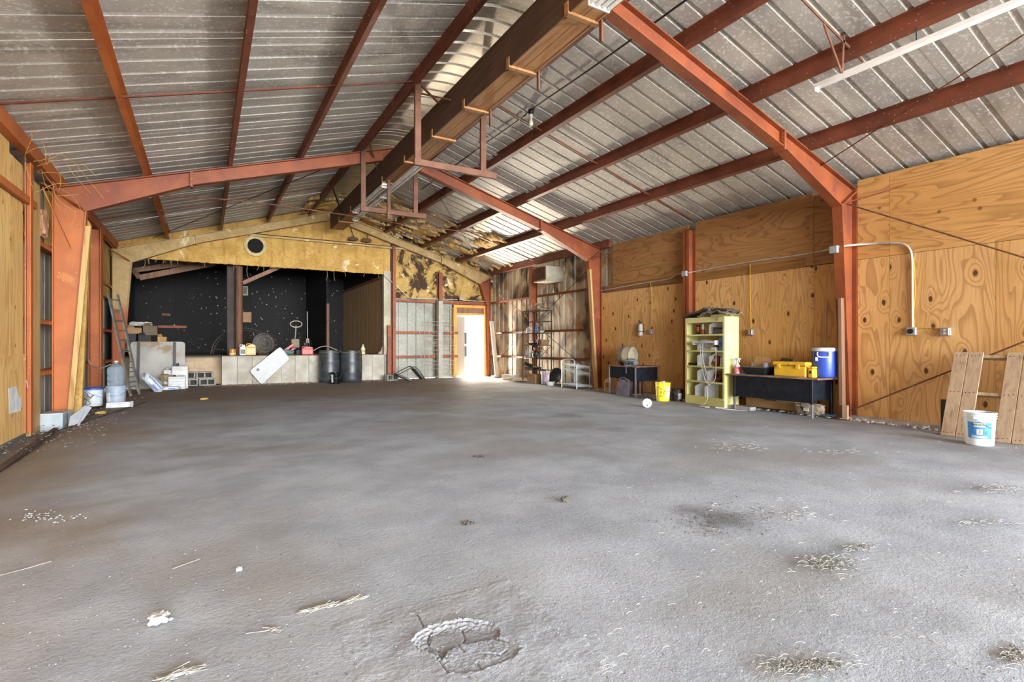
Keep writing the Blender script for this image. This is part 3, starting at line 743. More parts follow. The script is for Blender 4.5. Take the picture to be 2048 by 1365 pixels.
lampw = plain('bright_lamp_enamel', '#f1f0ec', .35, 0, .03)
def fluor(x, y0, y1, z, label, n=2, w=.14, cat='strip light', hang=True):
    t = thing('strip_light', label, cat, (x, (y0 + y1) / 2, z), group=None); off = (x, (y0 + y1) / 2, z)
    m = MB().prism([(-w / 2, .03), (w / 2, .03), (w / 2 * .7, .08), (-w / 2 * .7, .08)], (x, y0, z), (1, 0, 0), (0, 0, 1), (0, y1 - y0, 0)); m.build('housing', lampw, t, off)
    for k in range(n):
        xx = x + (k - (n - 1) / 2) * w / max(n, 1) * 1.05
        MB().tube([(xx, y0 + .03, z + .012), (xx, y1 - .03, z + .012)], .017, 10).build('tube', tubew, t, off)
    for y in (y0 + .012, y1 - .012): MB().bbox(x - w / 2, x + w / 2, y - .012, y + .012, z - .012, z + .05, .006).build('end_cap', offw, t, off)
    if hang:
        for y in (y0 + .3, y1 - .3): MB().tube([(x, y, z + .08), (x, y, DZ0 + .01)], .004, 5).build('hanger_wire', dkmetal, t, off)
    return t
fluor(3.33, 8.9, 11.32, 4.30, 'white strip light under the duct just past the nearer trapeze hanger')
fluor(3.33, 11.36, 13.8, 4.30, 'white strip light under the duct nearest the stage wall')
fluor(3.14, 10.56, 12.98, 4.30, 'white strip light beside the other two, on the stage side of the duct')
fluor(3.20, -.2, 3.93, 4.30, 'white fluorescent fixture with four tubes at the top edge of the picture', 4, .26)
t = fluor(6.18, .9, 3.62, 4.10, 'long empty white strip light hanging under the right roof slope', 0, .085, hang=False)
off = t.location
Yb = 3.25
m = MB()
for (a, b) in (((1602, -4), (1725, 122)), ((1648, 48), (1683, 146)), ((1688, 66), (1684, 146))):
    p, q = onY(*a, Yb), onY(*b, Yb); m = MB().beam(p, q, .03, .012, (0, 1, 0)); m.build('bracket_bar', brn, t, off)
for y in (1.3, 2.6): MB().tube([(6.18, y, 4.17), (6.18, y, zr(6.18) + .02)], .006, 5).build('hanger_wire', dkmetal, t, off)

# bare bulb on the roof conduit
cx = 4.6; cz = zroof(4.6) - .05
pb = onX(1062, 240, cx)
t = thing('bare_bulb', 'bare light bulb in a socket on the dark conduit under the right roof slope', 'light bulb', (cx, pb.y, cz - .05))
MB().lathe([(.045, .07), (.05, .03), (.04, 0), (.025, -.01)], 14).build('junction_box', dkmetal, t)
MB().lathe([(.03, -.005), (.032, -.05), (.02, -.06)], 14).build('socket', white, t)
MB().lathe([(.0, -.20), (.022, -.195), (.036, -.165), (.034, -.135), (.018, -.09), (.016, -.05)], 16).build('bulb', plain('frosted_glass', '#d8cdb6', .2), t)
m = MB(); m.tube(catm([(cx + .03 * mn.noise(Vector((y * .8, 0, 5))), y, cz + .0) for y in [(-2 + .9 * k) for k in range(17)]], 3), .013, 6)
tag(m.build('roof_conduit', dkmetal), 'thin dark electrical conduit running along under the right roof slope', 'conduit')
m = MB(); m.tube(catm([onY(836, 375, 7.9), onY(790, 300, 7.9)], 2), .004, 5)
# rods and wires
def cable(name, pts, r, mat, label, cat='cable', cl=True, n=6):
    return tag(MB().tube(catm(pts, 6) if cl else pts, r, n).build(name, mat), label, cat)
cable('brace_rod', [(8.62, YA, 3.32), (8.62, YA - 6.2, -.05)], .011, rusty, 'rusty brace rod slanting down across the near right plywood from the knee', 'brace rod', False)
cable('brace_rod', [(8.62, YA - .05, .12), (8.62, YA - 6.1, 3.3)], .011, rusty, 'rusty brace rod rising rightwards behind the pallet', 'brace rod', False)
cable('brace_rod', [(8.70, YC - .2, 3.2), (8.70, YB + .2, .35)], .009, rusty, 'thin brace rod slanting down behind the tall wire etagere', 'brace rod', False)
cable('brace_rod', [(8.70, YB + .2, 3.2), (8.70, YC - .2, .35)], .009, rusty, 'thin brace rod slanting up to the heater box, crossing the other rod', 'brace rod', False)
cable('brace_rod', [(7.95, YA + .1, zr(7.95) - .02), (6.3, .6, zr(6.3) + .05)], .008, rusty, 'thin red rod slanting across the right roof slope near the long strip light', 'brace rod', False)
cable('brace_rod', [onY(306, 476, YC - .1), onY(705, 315, 10.75)], .008, dkmetal, 'thin roof rod from the far left knee to the middle frame', 'brace rod', False)
cable('brace_rod', [onY(835, 320, 10.7), onY(925, 470, 13.5), onY(1000, 580, 16.6)], .006, dkmetal, 'thin wire slanting down from the ridge to the far right corner', 'wire', False)
cable('hanging_cable', [onY(295, 388, 10.75), onY(500, 404, 11.5), onY(690, 430, 12), onY(830, 452, 12.2), onY(1000, 470, 12.6), onY(1100, 478, 12.9)], .011, rusty, 'thin sagging pipe strung across the hall behind the middle frame', 'cable')
m = MB(); rnd = random.Random(4)
for k in range(9):
    p = onX(30 + rnd.uniform(-30, 80), 290 + rnd.uniform(0, 60), XL + .15)
    p = Vector((XL + .12, 9.0 + rnd.uniform(-.4, 1.6), 3.5)); q = [p]
    for j in range(5): q.append(q[-1] + Vector((rnd.uniform(-.02, .2), rnd.uniform(-.25, .2), rnd.uniform(-.28, .16))))
    m.tube(catm(q, 4), .003, 4)
tag(m.build('dry_vine', plain('dry_straw_yellow', '#b98d45', .8)), 'tangle of dry yellow vine hanging at the left eave', 'vine', None, 'stuff')

# ================================================================ electrical runs on the right wall
emt = plain('grey_white_conduit', '#c9c2b4', .4, .3); ycab = plain('yellow_cable', '#d9a92c', .5); boxm = plain('grey_outlet_box', '#a9adb0', .5, .3)
def W(u, v, x=8.735): return onX(u, v, x)
cable('wall_conduit', [W(1202, 582), W(1290, 566), W(1338, 558), W(1352, 549), onX(1364, 547, 8.55)], .012, emt, 'grey conduit on the right wall from the middle frame to the red post', 'conduit')
cable('wall_conduit', [onX(1378, 546, 8.55), W(1392, 543), W(1500, 524), W(1560, 516), W(1612, 508), onX(1640, 503, 8.6), onX(1664, 498, 8.38)], .012, emt, 'grey conduit above the yellow cable, between red post and nearest frame', 'conduit')
p = W(1800, 487)
cable('wall_conduit', [onX(1676, 494, 8.38), onX(1690, 492, 8.5), W(1740, 488), W(1785, 486.5), W(1808, 489), W(1820, 500), W(1824, 520), W(1824.5, 560), W(1825, 655)], .017, emt, 'bent grey conduit looping down the near plywood wall', 'conduit')
cable('yellow_cable', [W(1301, 566), W(1304, 600), W(1303, 655)], .006, ycab, 'yellow cable dropping to the outlet beside the fire extinguisher')
cable('yellow_cable', [W(1500, 528), W(1501, 600), W(1502, 656)], .006, ycab, 'yellow cable dropping to the outlet right of the cream shelf')
cable('yellow_cable', [W(1828, 515, 8.75), W(1830, 580, 8.75), W(1828, 652, 8.75), W(1845, 656, 8.75), W(1884, 657, 8.75)], .005, ycab, 'yellow cable running beside the bent conduit to the rightmost outlet')
def jbox(u, v, x, label, s=.055, kind='duplex'):
    p = onX(u, v, x); t = thing('outlet_box' if kind != 'j' else 'junction_box', label, 'outlet' if kind != 'j' else 'junction box', p)
    MB().bbox(-.055, .0, -s, s, -.055, .055, .006).build('box', boxm, t)
    if kind == 'duplex':
        MB().bbox(-.062, -.055, -s * .8, s * .8, -.05, .05, .003).build('plate', steel, t)
        for z in (-.022, .022): MB().lathe([(.016, -.066), (.016, -.06)], 12, T((0, 0, z)) @ RY @ T((0, 0, 0))).build('socket', offw, t)
        for c in t.children:
            if c.name.startswith('socket'): c.data.transform(Matrix.Identity(4))
    elif kind == 'round': MB().lathe([(.036, -.072), (.036, -.055)], 20, RY).build('socket', blk, t)
    return t
jbox(1303, 664, 8.764, 'small duplex outlet box beside the fire extinguisher')
jbox(1503, 665, 8.764, 'small duplex outlet box right of the cream shelf unit')
jbox(1825, 663, 8.764, 'outlet box with round black socket at the foot of the bent conduit', .06, 'round')
jbox(1893, 664, 8.764, 'rightmost duplex outlet box on the near plywood wall', .06)
jbox(1371, 548, 8.565, 'grey junction box on the red wall post', .06, 'j'); jbox(1670, 500, 8.40, 'grey junction box on the nearest red frame column', .06, 'j')
# fire extinguisher
p = W(1282, 672, 8.70); t = thing('fire_extinguisher', 'small white fire extinguisher hung on the plywood wall', 'fire extinguisher', (8.69, p.y, p.z))
MB().lathe([(.0, 0), (.05, .004), (.055, .02), (.055, .22), (.045, .255), (.02, .27), (.018, .285)], 20).build('bottle', white, t)
MB().lathe([(.0565, .09), (.0565, .11)], 20).build('black_band', blk, t)
MB().bbox(-.02, .02, -.02, .02, .28, .31, .004).beam((-.02, 0, .315), (-.07, .0, .35), .02, .012).beam((-.02, 0, .30), (-.075, 0, .295), .02, .01).build('valve_handle', blk, t)
MB().box(.045, .075, -.02, .02, .05, .26).build('bracket', dkmetal, t)

# ================================================================ cream shelf unit
cream = gen('cream_enamel_metal', '#d5cf8a', '#c6bf7b', 2.5, .5, 0, .05, 30, stain='#9d9464', st_sc=2.2, st=(.62, .8))
creamin = cream
SW, SD, SH = 1.04, .33, 1.65
sh = thing('shelf_unit', 'cream metal shelf unit with grey dividers against the plywood wall', 'shelf', (8.19, 7.37, 0), R(-98.3))
MB().box(0, .02, 0, SD, 0, SH).build('side_panel', cream, sh); MB().box(SW - .02, SW, 0, SD, 0, SH).build('side_panel', cream, sh)
MB().box(0, .045, -.004, .0, 0, SH).box(SW - .045, SW, -.004, .0, 0, SH).build('front_stile', cream, sh)
MB().box(.0, SW, SD - .01, SD, 0, SH).build('back_panel', creamin, sh)
MB().box(0, SW, -.006, SD, SH - .02, SH + .0).box(0.02, SW - .02, -.005, .01, SH - .10, SH - .02).build('top_panel', cream, sh)
SZ = [.16, .45, .735, 1.03, 1.33]
for z in SZ: MB().box(.02, SW - .02, 0, SD - .01, z - .005, z).box(.02, SW - .02, -.008, .0, z - .03, z).build('shelf', cream, sh)
MB().box(.02, SW - .02, -.002, .01, 0, .13).build('kick_panel', cream, sh)
divm = plain('grey_blue_divider', '#b9c2c4', .45, .2)
def divider(x, z, h, tilt=0, d=.26):
    m = MB(); M4 = T((x, .03, z)) @ Rm(tilt, 'Z')
    m.prism([(0, 0), (d, 0), (d, h), (d * .45, h), (0, h * .72)], (0, 0, 0), (0, 1, 0), (0, 0, 1), (.004, 0, 0)); m.v = [tuple(M4 @ Vector(q)) for q in m.v]
    # base flange
    return m.build('divider', divm, sh)
for x, z, h, tl in ((.62, SZ[4], .24, -62), (.30, SZ[2], .26, -60), (.62, SZ[2], .25, -55), (.90, SZ[2], .22, -40), (.30, SZ[1], .25, -60), (.56, SZ[1], .25, -60), (.24, SZ[0], .25, -58), (.50, SZ[0], .26, -62), (.30, SZ[3], .2, -62)):
    divider(x, z, h, tl)
def onshelf(name, label, cat, x, y, z, rz=0, group=None):
    p = sh.matrix_world if False else (T(sh.location) @ Rm(-98.3, 'Z'))
    q = p @ Vector((x, y, z)); return thing(name, label, cat, q, R(-98.3 + rz), group)
t = onshelf('spray_can', 'red and black spray can on the top compartment of the cream shelf', 'spray can', .22, .12, SZ[4])
MB().lathe([(.033, 0), (.035, .005), (.035, .16), (.028, .18), (.02, .19)], 18).build('can', plain('black_can', '#2b2724', .35), t); MB().lathe([(.0355, .06), (.0355, .15)], 18).build('label', plain('red_print', '#b23a2c', .4), t); MB().lathe([(.028, .185), (.03, .235), (.02, .245), (0, .245)], 16).build('cap', plain('red_cap', '#b5402f', .4), t)
t = onshelf('spray_can', 'slimmer white and red spray can beside the red one', 'spray can', .38, .10, SZ[4])
MB().lathe([(.028, 0), (.03, .005), (.03, .15), (.02, .165)], 18).build('can', plain('white_can', '#d8d2cb', .35), t); MB().lathe([(.0305, .03), (.0305, .10)], 18).build('label', plain('red_print_two', '#b8483c', .4), t); MB().lathe([(.022, .16), (.023, .2), (0, .205)], 16).build('cap', white, t)
MB().lathe([(.0305, 0.004), (.0305, .03)], 18).build('lower_band', plain('dark_band', '#6b5a55', .4), t)
t = onshelf('black_case', 'flat black plastic case on the top compartment of the cream shelf', 'case', .85, .14, SZ[4])
MB().bbox(-.14, .14, -.11, .11, 0, .10, .01).build('body', blk, t); MB().bbox(-.14, .14, -.115, .11, .105, .13, .008).build('lid', plain('dark_grey_lid', '#38383a', .4), t)
t = onshelf('light_fixture', 'white strip lamp fixture lying across the second compartment', 'light fixture', .55, .0, SZ[3] + .13)
MB().bbox(-.28, .28, -.05, .04, 0, .05, .008).build('housing', white, t); MB().bbox(-.30, -.27, -.055, .045, -.03, .055, .006).build('end_cap', offw, t); MB().bbox(.27, .31, -.055, .045, -.03, .055, .006).build('end_cap', offw, t)
MB().bbox(-.12, -.06, -.058, -.05, .01, .04, .003).bbox(.02, .06, -.058, -.05, .012, .035, .003).build('socket', greyp, t)
t = onshelf('white_tray', 'pale grey tray holding up the strip lamp in the second compartment', 'tray', .55, .14, SZ[3])
MB().bbox(-.24, .26, -.10, .10, 0, .05, .008).build('tray', plain('pale_grey_tray', '#c3c6c4', .5), t); MB().bbox(-.2, .10, -.05, .08, .05, .14, .008).build('upright_block', white, t); MB().bbox(.12, .24, -.125, -.10, 0, .06, .004).build('white_plug', white, t)
t = onshelf('blue_carton', 'blue carton at the right end of the second compartment', 'carton', .93, .10, SZ[3])
MB().bbox(-.05, .05, -.08, .10, 0, .22, .004).build('box', plain('blue_card', '#2a63b4', .5), t); MB().box(-.052, .03, -.083, -.08, .06, .15).build('label', plain('dark_blue_print', '#1b3f7a', .5), t); MB().prism([(-.05, .22), (.05, .22), (.03, .27)], (0, -.07, 0), (1, 0, 0), (0, 0, 1), (0, .005, 0)).build('flap', plain('blue_card_flap', '#2a63b4', .5), t)
orm = plain('amber_plastic', '#8a4520', .3); drm = plain('brown_plastic', '#5a2c1b', .35)
def reel(x, z, label, mt, name='reel'):
    t = onshelf(name, label, 'tape roll', x, .10, z + .0)
    MB().lathe([(.035, -.04), (.10, -.04), (.105, 0), (.10, .04), (.035, .04), (.035, -.04)], 20, T((0, 0, .105)) @ Rm(75, 'X')).build('ring', mt, t)
    MB().bbox(-.09, .05, .0, .05, .0, .06, .01).build('wrap', mt, t)
reel(.72, SZ[2], 'amber roll in the middle compartment of the cream shelf', orm)
reel(.80, SZ[1], 'dark brown roll in the compartment below the amber roll', drm)
t = onshelf('small_tray', 'small black tray at the left of the middle compartment', 'tray', .14, .12, SZ[2])
MB().bbox(-.09, .09, -.08, .08, 0, .012, .003).bbox(-.09, .09, -.08, -.07, .012, .05, .003).bbox(-.09, .09, .07, .08, .012, .05, .003).build('tray', blk, t); MB().bbox(-.05, .03, -.04, .04, .013, .04, .003).build('contents', dkmetal, t)
# cords
p4 = T(sh.location) @ Rm(-98.3, 'Z')
def SP(x, y, z): return p4 @ Vector((x, y, z))
cable('white_cord', [SP(.47, -.06, 1.17), SP(.48, -.05, .95), SP(.52, -.05, .7), SP(.60, -.06, .52), SP(.72, -.06, .40), SP(.66, -.05, .33), SP(.68, -.06, .15), SP(.62, -.10, .03), SP(.52, -.12, .012)], .0035, white, 'white cord trailing from the strip lamp to the floor')
cable('white_cord', [SP(.55, -.06, 1.17), SP(.56, -.07, .95), SP(.60, -.06, .72), SP(.64, -.06, .62), SP(.60, -.07, .5), SP(.70, -.06, .40)], .0035, white, 'second white cord looping down the front of the cream shelf')
cable('white_cord', [SP(.86, -.03, 1.05), SP(.86, -.03, .75), SP(.84, -.03, .52), SP(.76, -.05, .42), SP(.70, -.06, .40)], .0035, white, 'white cord hanging from the plug at the right of the cream shelf')
fix_ = next(o for o in bpy.data.objects if o.name == 'light_fixture')
def adopt(o, t):
    o.parent = t; o.matrix_parent_inverse = (T(t.location) @ Matrix.Rotation(t.rotation_euler.z, 4, 'Z')).inverted()
    for k in ('label', 'category'):
        if k in o: del o[k]
for o in [q for q in bpy.data.objects if q.name.startswith('white_cord')]: adopt(o, fix_)
# things on top
t = thing('folded_mat', 'dark folded rubber mat drooping over the top of the cream shelf', 'mat', SP(.5, .15, SH), R(-98.3)); m = MB()
def sheetmesh(f, nx, ny, th=.01):
    m = MB()
    for s_ in (0, 1):
        for i in range(nx + 1):
            for j in range(ny + 1):
                x, y, z = f(i / nx, j / ny); m.v.append((x, y, z + (th if s_ else 0)))
    n = (nx + 1) * (ny + 1)
    for i in range(nx):
        for j in range(ny):
            a = i * (ny + 1) + j; q = (a, a + ny + 1, a + ny + 2, a + 1); m.f.append([n + k for k in q]); m.f.append(list(q[::-1])); m.sm += [True, True]
    edge = [(i * (ny + 1)) for i in range(nx + 1)] + [nx * (ny + 1) + j for j in range(1, ny + 1)] + [i * (ny + 1) + ny for i in range(nx - 1, -1, -1)] + [j for j in range(ny - 1, 0, -1)]
    for a, b in zip(edge, edge[1:] + edge[:1]): m.f.append([a, b, n + b, n + a]); m.sm.append(False)
    return m
sheetmesh(lambda a, b: (-.54 + .62 * a, -.19 + .36 * b, .012 + .13 * a + .01 * math.sin(7 * a + 3 * b)), 10, 5, .035).build('mat', gen('dark_brown_mat', '#4a4138', '#332c26', 8, .9, 0, .5, 60), t)
t = thing('plastic_sheeting', 'crumpled dusty plastic and papers piled on the cream shelf', 'sheeting', SP(.7, .15, SH), R(-98.3))
rnd = random.Random(9)
sheetmesh(lambda a, b: (-.32 + .74 * a, -.20 + .40 * b, .02 + .07 * mn.noise(Vector((a * 5, b * 4, 2))) + .06 * math.sin(a * 3) + .02 * mn.noise(Vector((a * 16, b * 12, 0)))), 22, 12, .012).build('sheeting', gen('dusty_plastic', '#8d8577', '#6c6558', 9, .4, 0, .6, 30), t)
sheetmesh(lambda a, b: (.05 + .36 * a, -.17 + .3 * b, .10 + .02 * math.sin(5 * a)), 8, 4, .03).build('dark_pad', plain('dark_pad', '#3c372f', .8), t)
MB().prism([(0, 0), (.12, 0), (.05, .09)], (-.18, -.1, .09), (1, .2, 0), (0, .1, 1), (0, .004, 0)).build('torn_flap', gen('beige_card', '#b7a183', '#a28d70', 8), t)
MB().prism([(0, 0), (.34, 0), (.30, -.05), (.24, -.04), (.18, -.13), (.12, -.05), (.05, -.06)], (.02, -.19, .035), (1, 0, 0), (0, 0, 1), (0, .004, 0)).build('hanging_scrap', gen('hanging_tan_scrap', '#a89a6a', '#94865a', 8), t)

# ================================================================ right desk and what stands on it
lamtop = gen('worn_brown_laminate', '#8a6b58', '#6f5342', 6, .45, 0, .1, 40, stain='#a99684'); navy = plain('navy_black_enamel', '#20262f', .4, .2, .3); legm = plain('greyish_steel_leg', '#8a8489', .45, .4)
DZ = .625
dk = thing('work_table', 'long table with black modesty panel in front of the nearest frame', 'table', (8.36, 5.5, 0)); off = (8.36, 5.5, 0)
MB().bbox(8.03, 8.66, 4.66, 6.30, DZ - .028, DZ, .006).build('table_top', lamtop, dk, off)
MB().box(8.075, 8.085, 4.80, 6.15, .235, DZ - .03).build('modesty_panel', navy, dk, off)
for y in (4.79, 6.17):
    for x in (8.09, 8.60):
        MB().bbox(x - .022, x + .022, y - .022, y + .022, .22 if x < 8.3 else 0, DZ - .028, .004).build('leg', navy, dk, off)
        if x < 8.3: MB().bbox(x - .017, x + .017, y - .017, y + .017, 0, .24, .003).build('leg_end', legm, dk, off)
MB().box(8.1, 8.6, 4.785, 4.80, .27, DZ - .03).build('end_panel', navy, dk, off)
# spray bottle
p = onX(1465, 744, 8.18); t = thing('spray_bottle', 'spray bottle with pink label and white trigger on the long table', 'spray bottle', (8.17, 6.18, DZ))
MB().lathe([(.0, 0), (.042, .003), (.046, .015), (.046, .13), (.038, .155), (.018, .18), (.016, .21)], 20).build('bottle', plain('clear_pinkish_plastic', '#d9bcb8', .2), t)
MB().lathe([(.0468, .02), (.0468, .125)], 20).build('label', gen('pink_label', '#cf4f66', '#e08d94', 30, .5, 0, 0), t)
MB().lathe([(.02, .2), (.02, .235), (.012, .245)], 12).bbox(-.03, .03, -.045, .03, .245, .275, .006).bbox(-.008, .008, -.05, -.035, .20, .25, .003).bbox(-.01, .01, -.07, -.045, .255, .272, .003).build('trigger_head', white, t)
# black tub with torn cardboard
t = thing('black_tub', 'shallow black plastic tub on the long table left of yellow toolbox', 'tub', (8.30, 5.82, DZ), R(-90))
def tub(m, w0, d0, w1, d1, h, th=.012):
    a = [(-w0, -d0, 0), (w0, -d0, 0), (w0, d0, 0), (-w0, d0, 0)]; b = [(-w1, -d1, h), (w1, -d1, h), (w1, d1, h), (-w1, d1, h)]
    c = [(-w1 + th, -d1 + th, h), (w1 - th, -d1 + th, h), (w1 - th, d1 - th, h), (-w1 + th, d1 - th, h)]; e = [(-w0 + th, -d0 + th, th), (w0 - th, -d0 + th, th), (w0 - th, d0 - th, th), (-w0 + th, d0 - th, th)]
    fs = [(3, 2, 1, 0)]
    for k in range(4):
        l = (k + 1) % 4; fs += [(k, l, 4 + l, 4 + k), (4 + k, 4 + l, 8 + l, 8 + k), (8 + k, 8 + l, 12 + l, 12 + k)]
    fs.append((12, 13, 14, 15)); return m.add(a + b + c + e, fs)
tub(MB(), .17, .15, .24, .20, .13).build('tub', plain('black_tub_plastic', '#24282c', .35), t)
m = MB(); m.bbox(-.25, .25, -.21, -.195, .118, .135, .003).bbox(-.25, .25, .195, .21, .118, .135, .003).build('rim', plain('grey_rim', '#5a5d60', .4), t)
t = thing('cardboard_sheet', 'torn brown cardboard piece standing in the black tub', 'cardboard', (8.36, 5.86, DZ + .02), R(-90))
MB().prism([(-.2, .0), (.17, 0), (.22, .12), (.13, .14), (.16, .24), (.05, .29), (-.04, .27), (-.13, .3), (-.17, .13), (-.2, .12)], (0, .0, 0), (1, 0, 0), (0, .25, 1), (0, .006, 0)).build('sheet', cardb, t)
MB().prism([(-.16, .0), (-.13, 0), (-.08, .02), (-.15, .20)], (0, -.04, 0), (1, 0, 0), (0, .1, 1), (0, .004, 0)).build('white_strip', offw, t)
t = thing('grey_can', 'short grey tin beside the torn cardboard', 'can', (8.22, 5.66, DZ + .13), R(-90))
MB().lathe([(.05, 0), (.052, .004), (.052, .07), (.05, .074), (.046, .07), (.046, .06), (0, .06)], 18, T((0, 0, -.0))).build('can', greyp, t)
t = thing('open_carton', 'flattened open cardboard carton behind the yellow toolbox', 'carton', (8.60, 5.38, DZ), R(-90))
tub(MB(), .18, .05, .2, .06, .22).build('carton', cardb, t)
MB().prism([(0, 0), (.22, 0), (.24, -.02), (.05, .12)], (-.02, -.07, .22), (1, 0, 0), (0, .3, .8), (0, .004, 0)).build('flap', cardb, t)
MB().prism([(0, 0), (-.25, .0), (-.22, .08), (-.02, .05)], (.0, -.05, .22), (1, 0, 0), (0, .2, .9), (0, .004, 0)).build('flap', plain('dark_carton_flap', '#4d3b2c', .8), t)
t = thing('blue_rag', 'crumpled blue rag on the long table beside the black tub', 'rag', (8.22, 6.05, DZ))
sheetmesh(lambda a, b: (-.06 + .12 * a, -.05 + .1 * b, .005 + .05 * abs(mn.noise(Vector((a * 3, b * 3, 8)))) + .02 * math.sin(3.1 * a) * math.sin(3.1 * b)), 8, 8, .008).build('cloth', plain('blue_cloth', '#3d66a0', .8), t)
# yellow toolbox
yel = gen('worn_yellow_plastic', '#e3b534', '#d4a32b', 6, .45, 0, .05, 40, spots='#6b5220', sp_sc=25, sp_r=.08)
t = thing('yellow_toolbox', 'large yellow plastic toolbox on the long table', 'toolbox', (8.27, 5.20, DZ), R(-90))
MB().bbox(-.27, .27, -.12, .14, 0, .17, .012).build('body', yel, t); MB().bbox(-.285, .285, -.135, .15, .175, .235, .014).build('lid', yel, t)
MB().bbox(-.20, -.14, -.15, -.13, .13, .20, .004).bbox(.12, .18, -.15, -.13, .13, .20, .004).build('latch', yel, t)
for x in (-.16, .0, .16): MB().box(x - .005, x + .005, -.137, -.134, .18, .2).build('screw_mark', blk, t)
t = thing('small_yellow_case', 'small yellow case leaning at the end of the big toolbox', 'case', (8.22, 4.86, DZ), R(-90))
MB().bbox(-.04, .04, -.06, .08, 0, .14, .01).build('body', yel, t); MB().bbox(-.045, .045, -.065, .085, .142, .17, .008).build('lid', yel, t); MB().bbox(-.01, .02, -.07, -.06, .06, .11, .003).build('clasp', blk, t)
# beverage cooler
t = thing('drink_cooler', 'tall blue round drink cooler with white lid on the long table', 'cooler', (8.44, 4.80, DZ))
MB().lathe([(.15, 0), (.165, .012), (.172, .05), (.174, .40), (.172, .41)], 40).build('body', plain('cobalt_blue_plastic', '#2b4aa8', .35, 0, .06), t)
MB().lathe([(.178, .41), (.182, .42), (.182, .455), (.175, .465), (.05, .47), (0, .47)], 40).build('lid', white, t)
a = R(205); cxh, cyh = math.cos(a), math.sin(a); px_, py_ = -cyh, cxh
hp = [Vector((cxh * .178 + px_ * s_ * .075, cyh * .178 + py_ * s_ * .075, z)) for s_, z in ((-1, .40), (-1.1, .37), (-.8, .325), (.8, .325), (1.1, .37), (1, .40))]
MB().tube(catm([q + Vector((cxh, cyh, 0)) * .012 for q in hp], 4), .011, 8).build('handle', white, t)
a2 = R(190); MB().bbox(-.195, -.168, .06, .095, .26, .32, .004, Rm(20, 'Z')).build('side_bracket', white, t)
# stick leaning behind cooler
tag(MB().beam(onX(1650, 690, 8.62), onX(1653, 600, 8.74), .02, .03).build('leaning_stick', palletw), 'thin stick leaning on the wall behind the blue cooler', 'stick')
# below the desk
t = thing('cardboard_box', 'flat brown cardboard box printed on its side beneath the long table', 'box', (8.52, 5.72, .035), R(-90))
MB().bbox(-.50, .42, -.06, .10, 0, .30, .004).build('box', cardb, t)
prt = plain('faded_brown_print', '#5b4330', .9)
m = MB()
rnd = random.Random(5)
for r_, z in enumerate((.165, .135)):
    x = -.12
    while x < .12 - r_ * .03: wv = rnd.uniform(.006, .012); m.box(x, x + wv, -.062, -.060, z, z + .018); x += wv + .004
m.build('printed_lines', prt, t)
MB().box(-.5, .42, -.0615, -.060, .22, .224).build('box_seam', prt, t)
t = thing('grey_board', 'pale grey board lying flat under the left end of the long table', 'board', (8.16, 6.25, .0)); MB().bbox(-.06, .10, -.38, .28, .0, .06, .005).build('board', plain('pale_mauve_board', '#a39ca0', .7), t)
t = thing('paper_bag', 'crumpled brown paper bag under the right end of the long table', 'bag', (8.36, 4.98, .03)); 
def crumple(sx, sy, sz, seed, n=10, amp=.25):
    m = MB()
    for i in range(n + 1):
        for j in range(2 * n):
            th_ = math.pi * i / n; ph = math.pi * j / n; d = Vector((math.sin(th_) * math.cos(ph), math.sin(th_) * math.sin(ph), math.cos(th_)))
            q = Vector([math.copysign(abs(c) ** .6, c) for c in d]); k = 1 + amp * mn.noise(d * 2.3 + Vector((seed, 0, 0))) + amp * .6 * mn.noise(d * 6 + Vector((seed, 3, 0)))
            m.v.append((q.x * sx * k, q.y * sy * k, max(0, sz + q.z * sz * k)))
    for i in range(n):
        for j in range(2 * n):
            l = (j + 1) % (2 * n); a = i * 2 * n; m.f.append((a + j, a + 2 * n + j, a + 2 * n + l, a + l)); m.sm.append(False)
    return m
crumple(.08, .23, .085, 3.3).build('bag', gen('grey_brown_paper', '#a39379', '#7d7060', 7, .8, 0, .2, 20), t)
MB().box(-.105, -.095, -.03, .05, .05, .10).build('white_label', white, t); MB().beam((-.09, .1, .12), (-.1, .02, .03), .012, .03).build('dark_strap', blk, t)
cable('floor_cable', [(7.98, 6.30, .012), (7.90, 6.42, .015), (7.82, 6.30, .012), (7.92, 6.05, .012), (7.98, 5.85, .012)], .006, white, 'white cord end lying on the floor before the long table')
t = thing('blue_scrap', 'flat blue scrap on the floor at the foot of the nearest frame', 'scrap', (8.45, 4.72, .035)); sheetmesh(lambda a, b: (-.08 + .16 * a, -.06 + .12 * b, .004 + .02 * mn.noise(Vector((a * 3, b * 3, 1))) ** 2), 6, 6, .004).build('scrap', plain('blue_scrap', '#4a6f9c', .7), t)
t = thing('paper_scrap', 'white crumpled scrap lying before the cream shelf', 'scrap', onZ(1410, 815.5)); crumple(.05, .09, .014, 8, 8).build('scrap', offw, t)
# timber prop against frame column (near frame)
t = thing('timber_prop', 'old brown timber fixed against the nearest frame column', 'timber', (8.44, YA - .02, 0)); MB().beam((.02, .0, 0), (-.02, .0, 1.85), .09, .05, (0, 1, 0)).build('post', postbw, t)
MB().bbox(-.09, .07, -.13, .12, 0, .012, .003).build('base_plate', rusty, t); MB().bbox(-.07, -.03, -.12, -.04, 0, .22, .004).build('foot_block', palletw, t)
# timber on middle frame right column
t = thing('timber_prop', 'pale timber facing on the right column of the middle frame', 'timber', (XR - .183, YB - .11, 0)); MB().beam((-.02, .02, 0), (-.235, .02, 3.02), .05, .11, (0, 1, 0)).build('post', postw, t)
t = thing('timber_prop', 'worm-eaten tan timber along the left column of the middle frame', 'timber', (XL + .2, YB - .06, 0)); MB().beam((.02, -.04, 0), (.245, -.04, 3.0), .07, .05, (0, 1, 0)).build('post', postw, t)

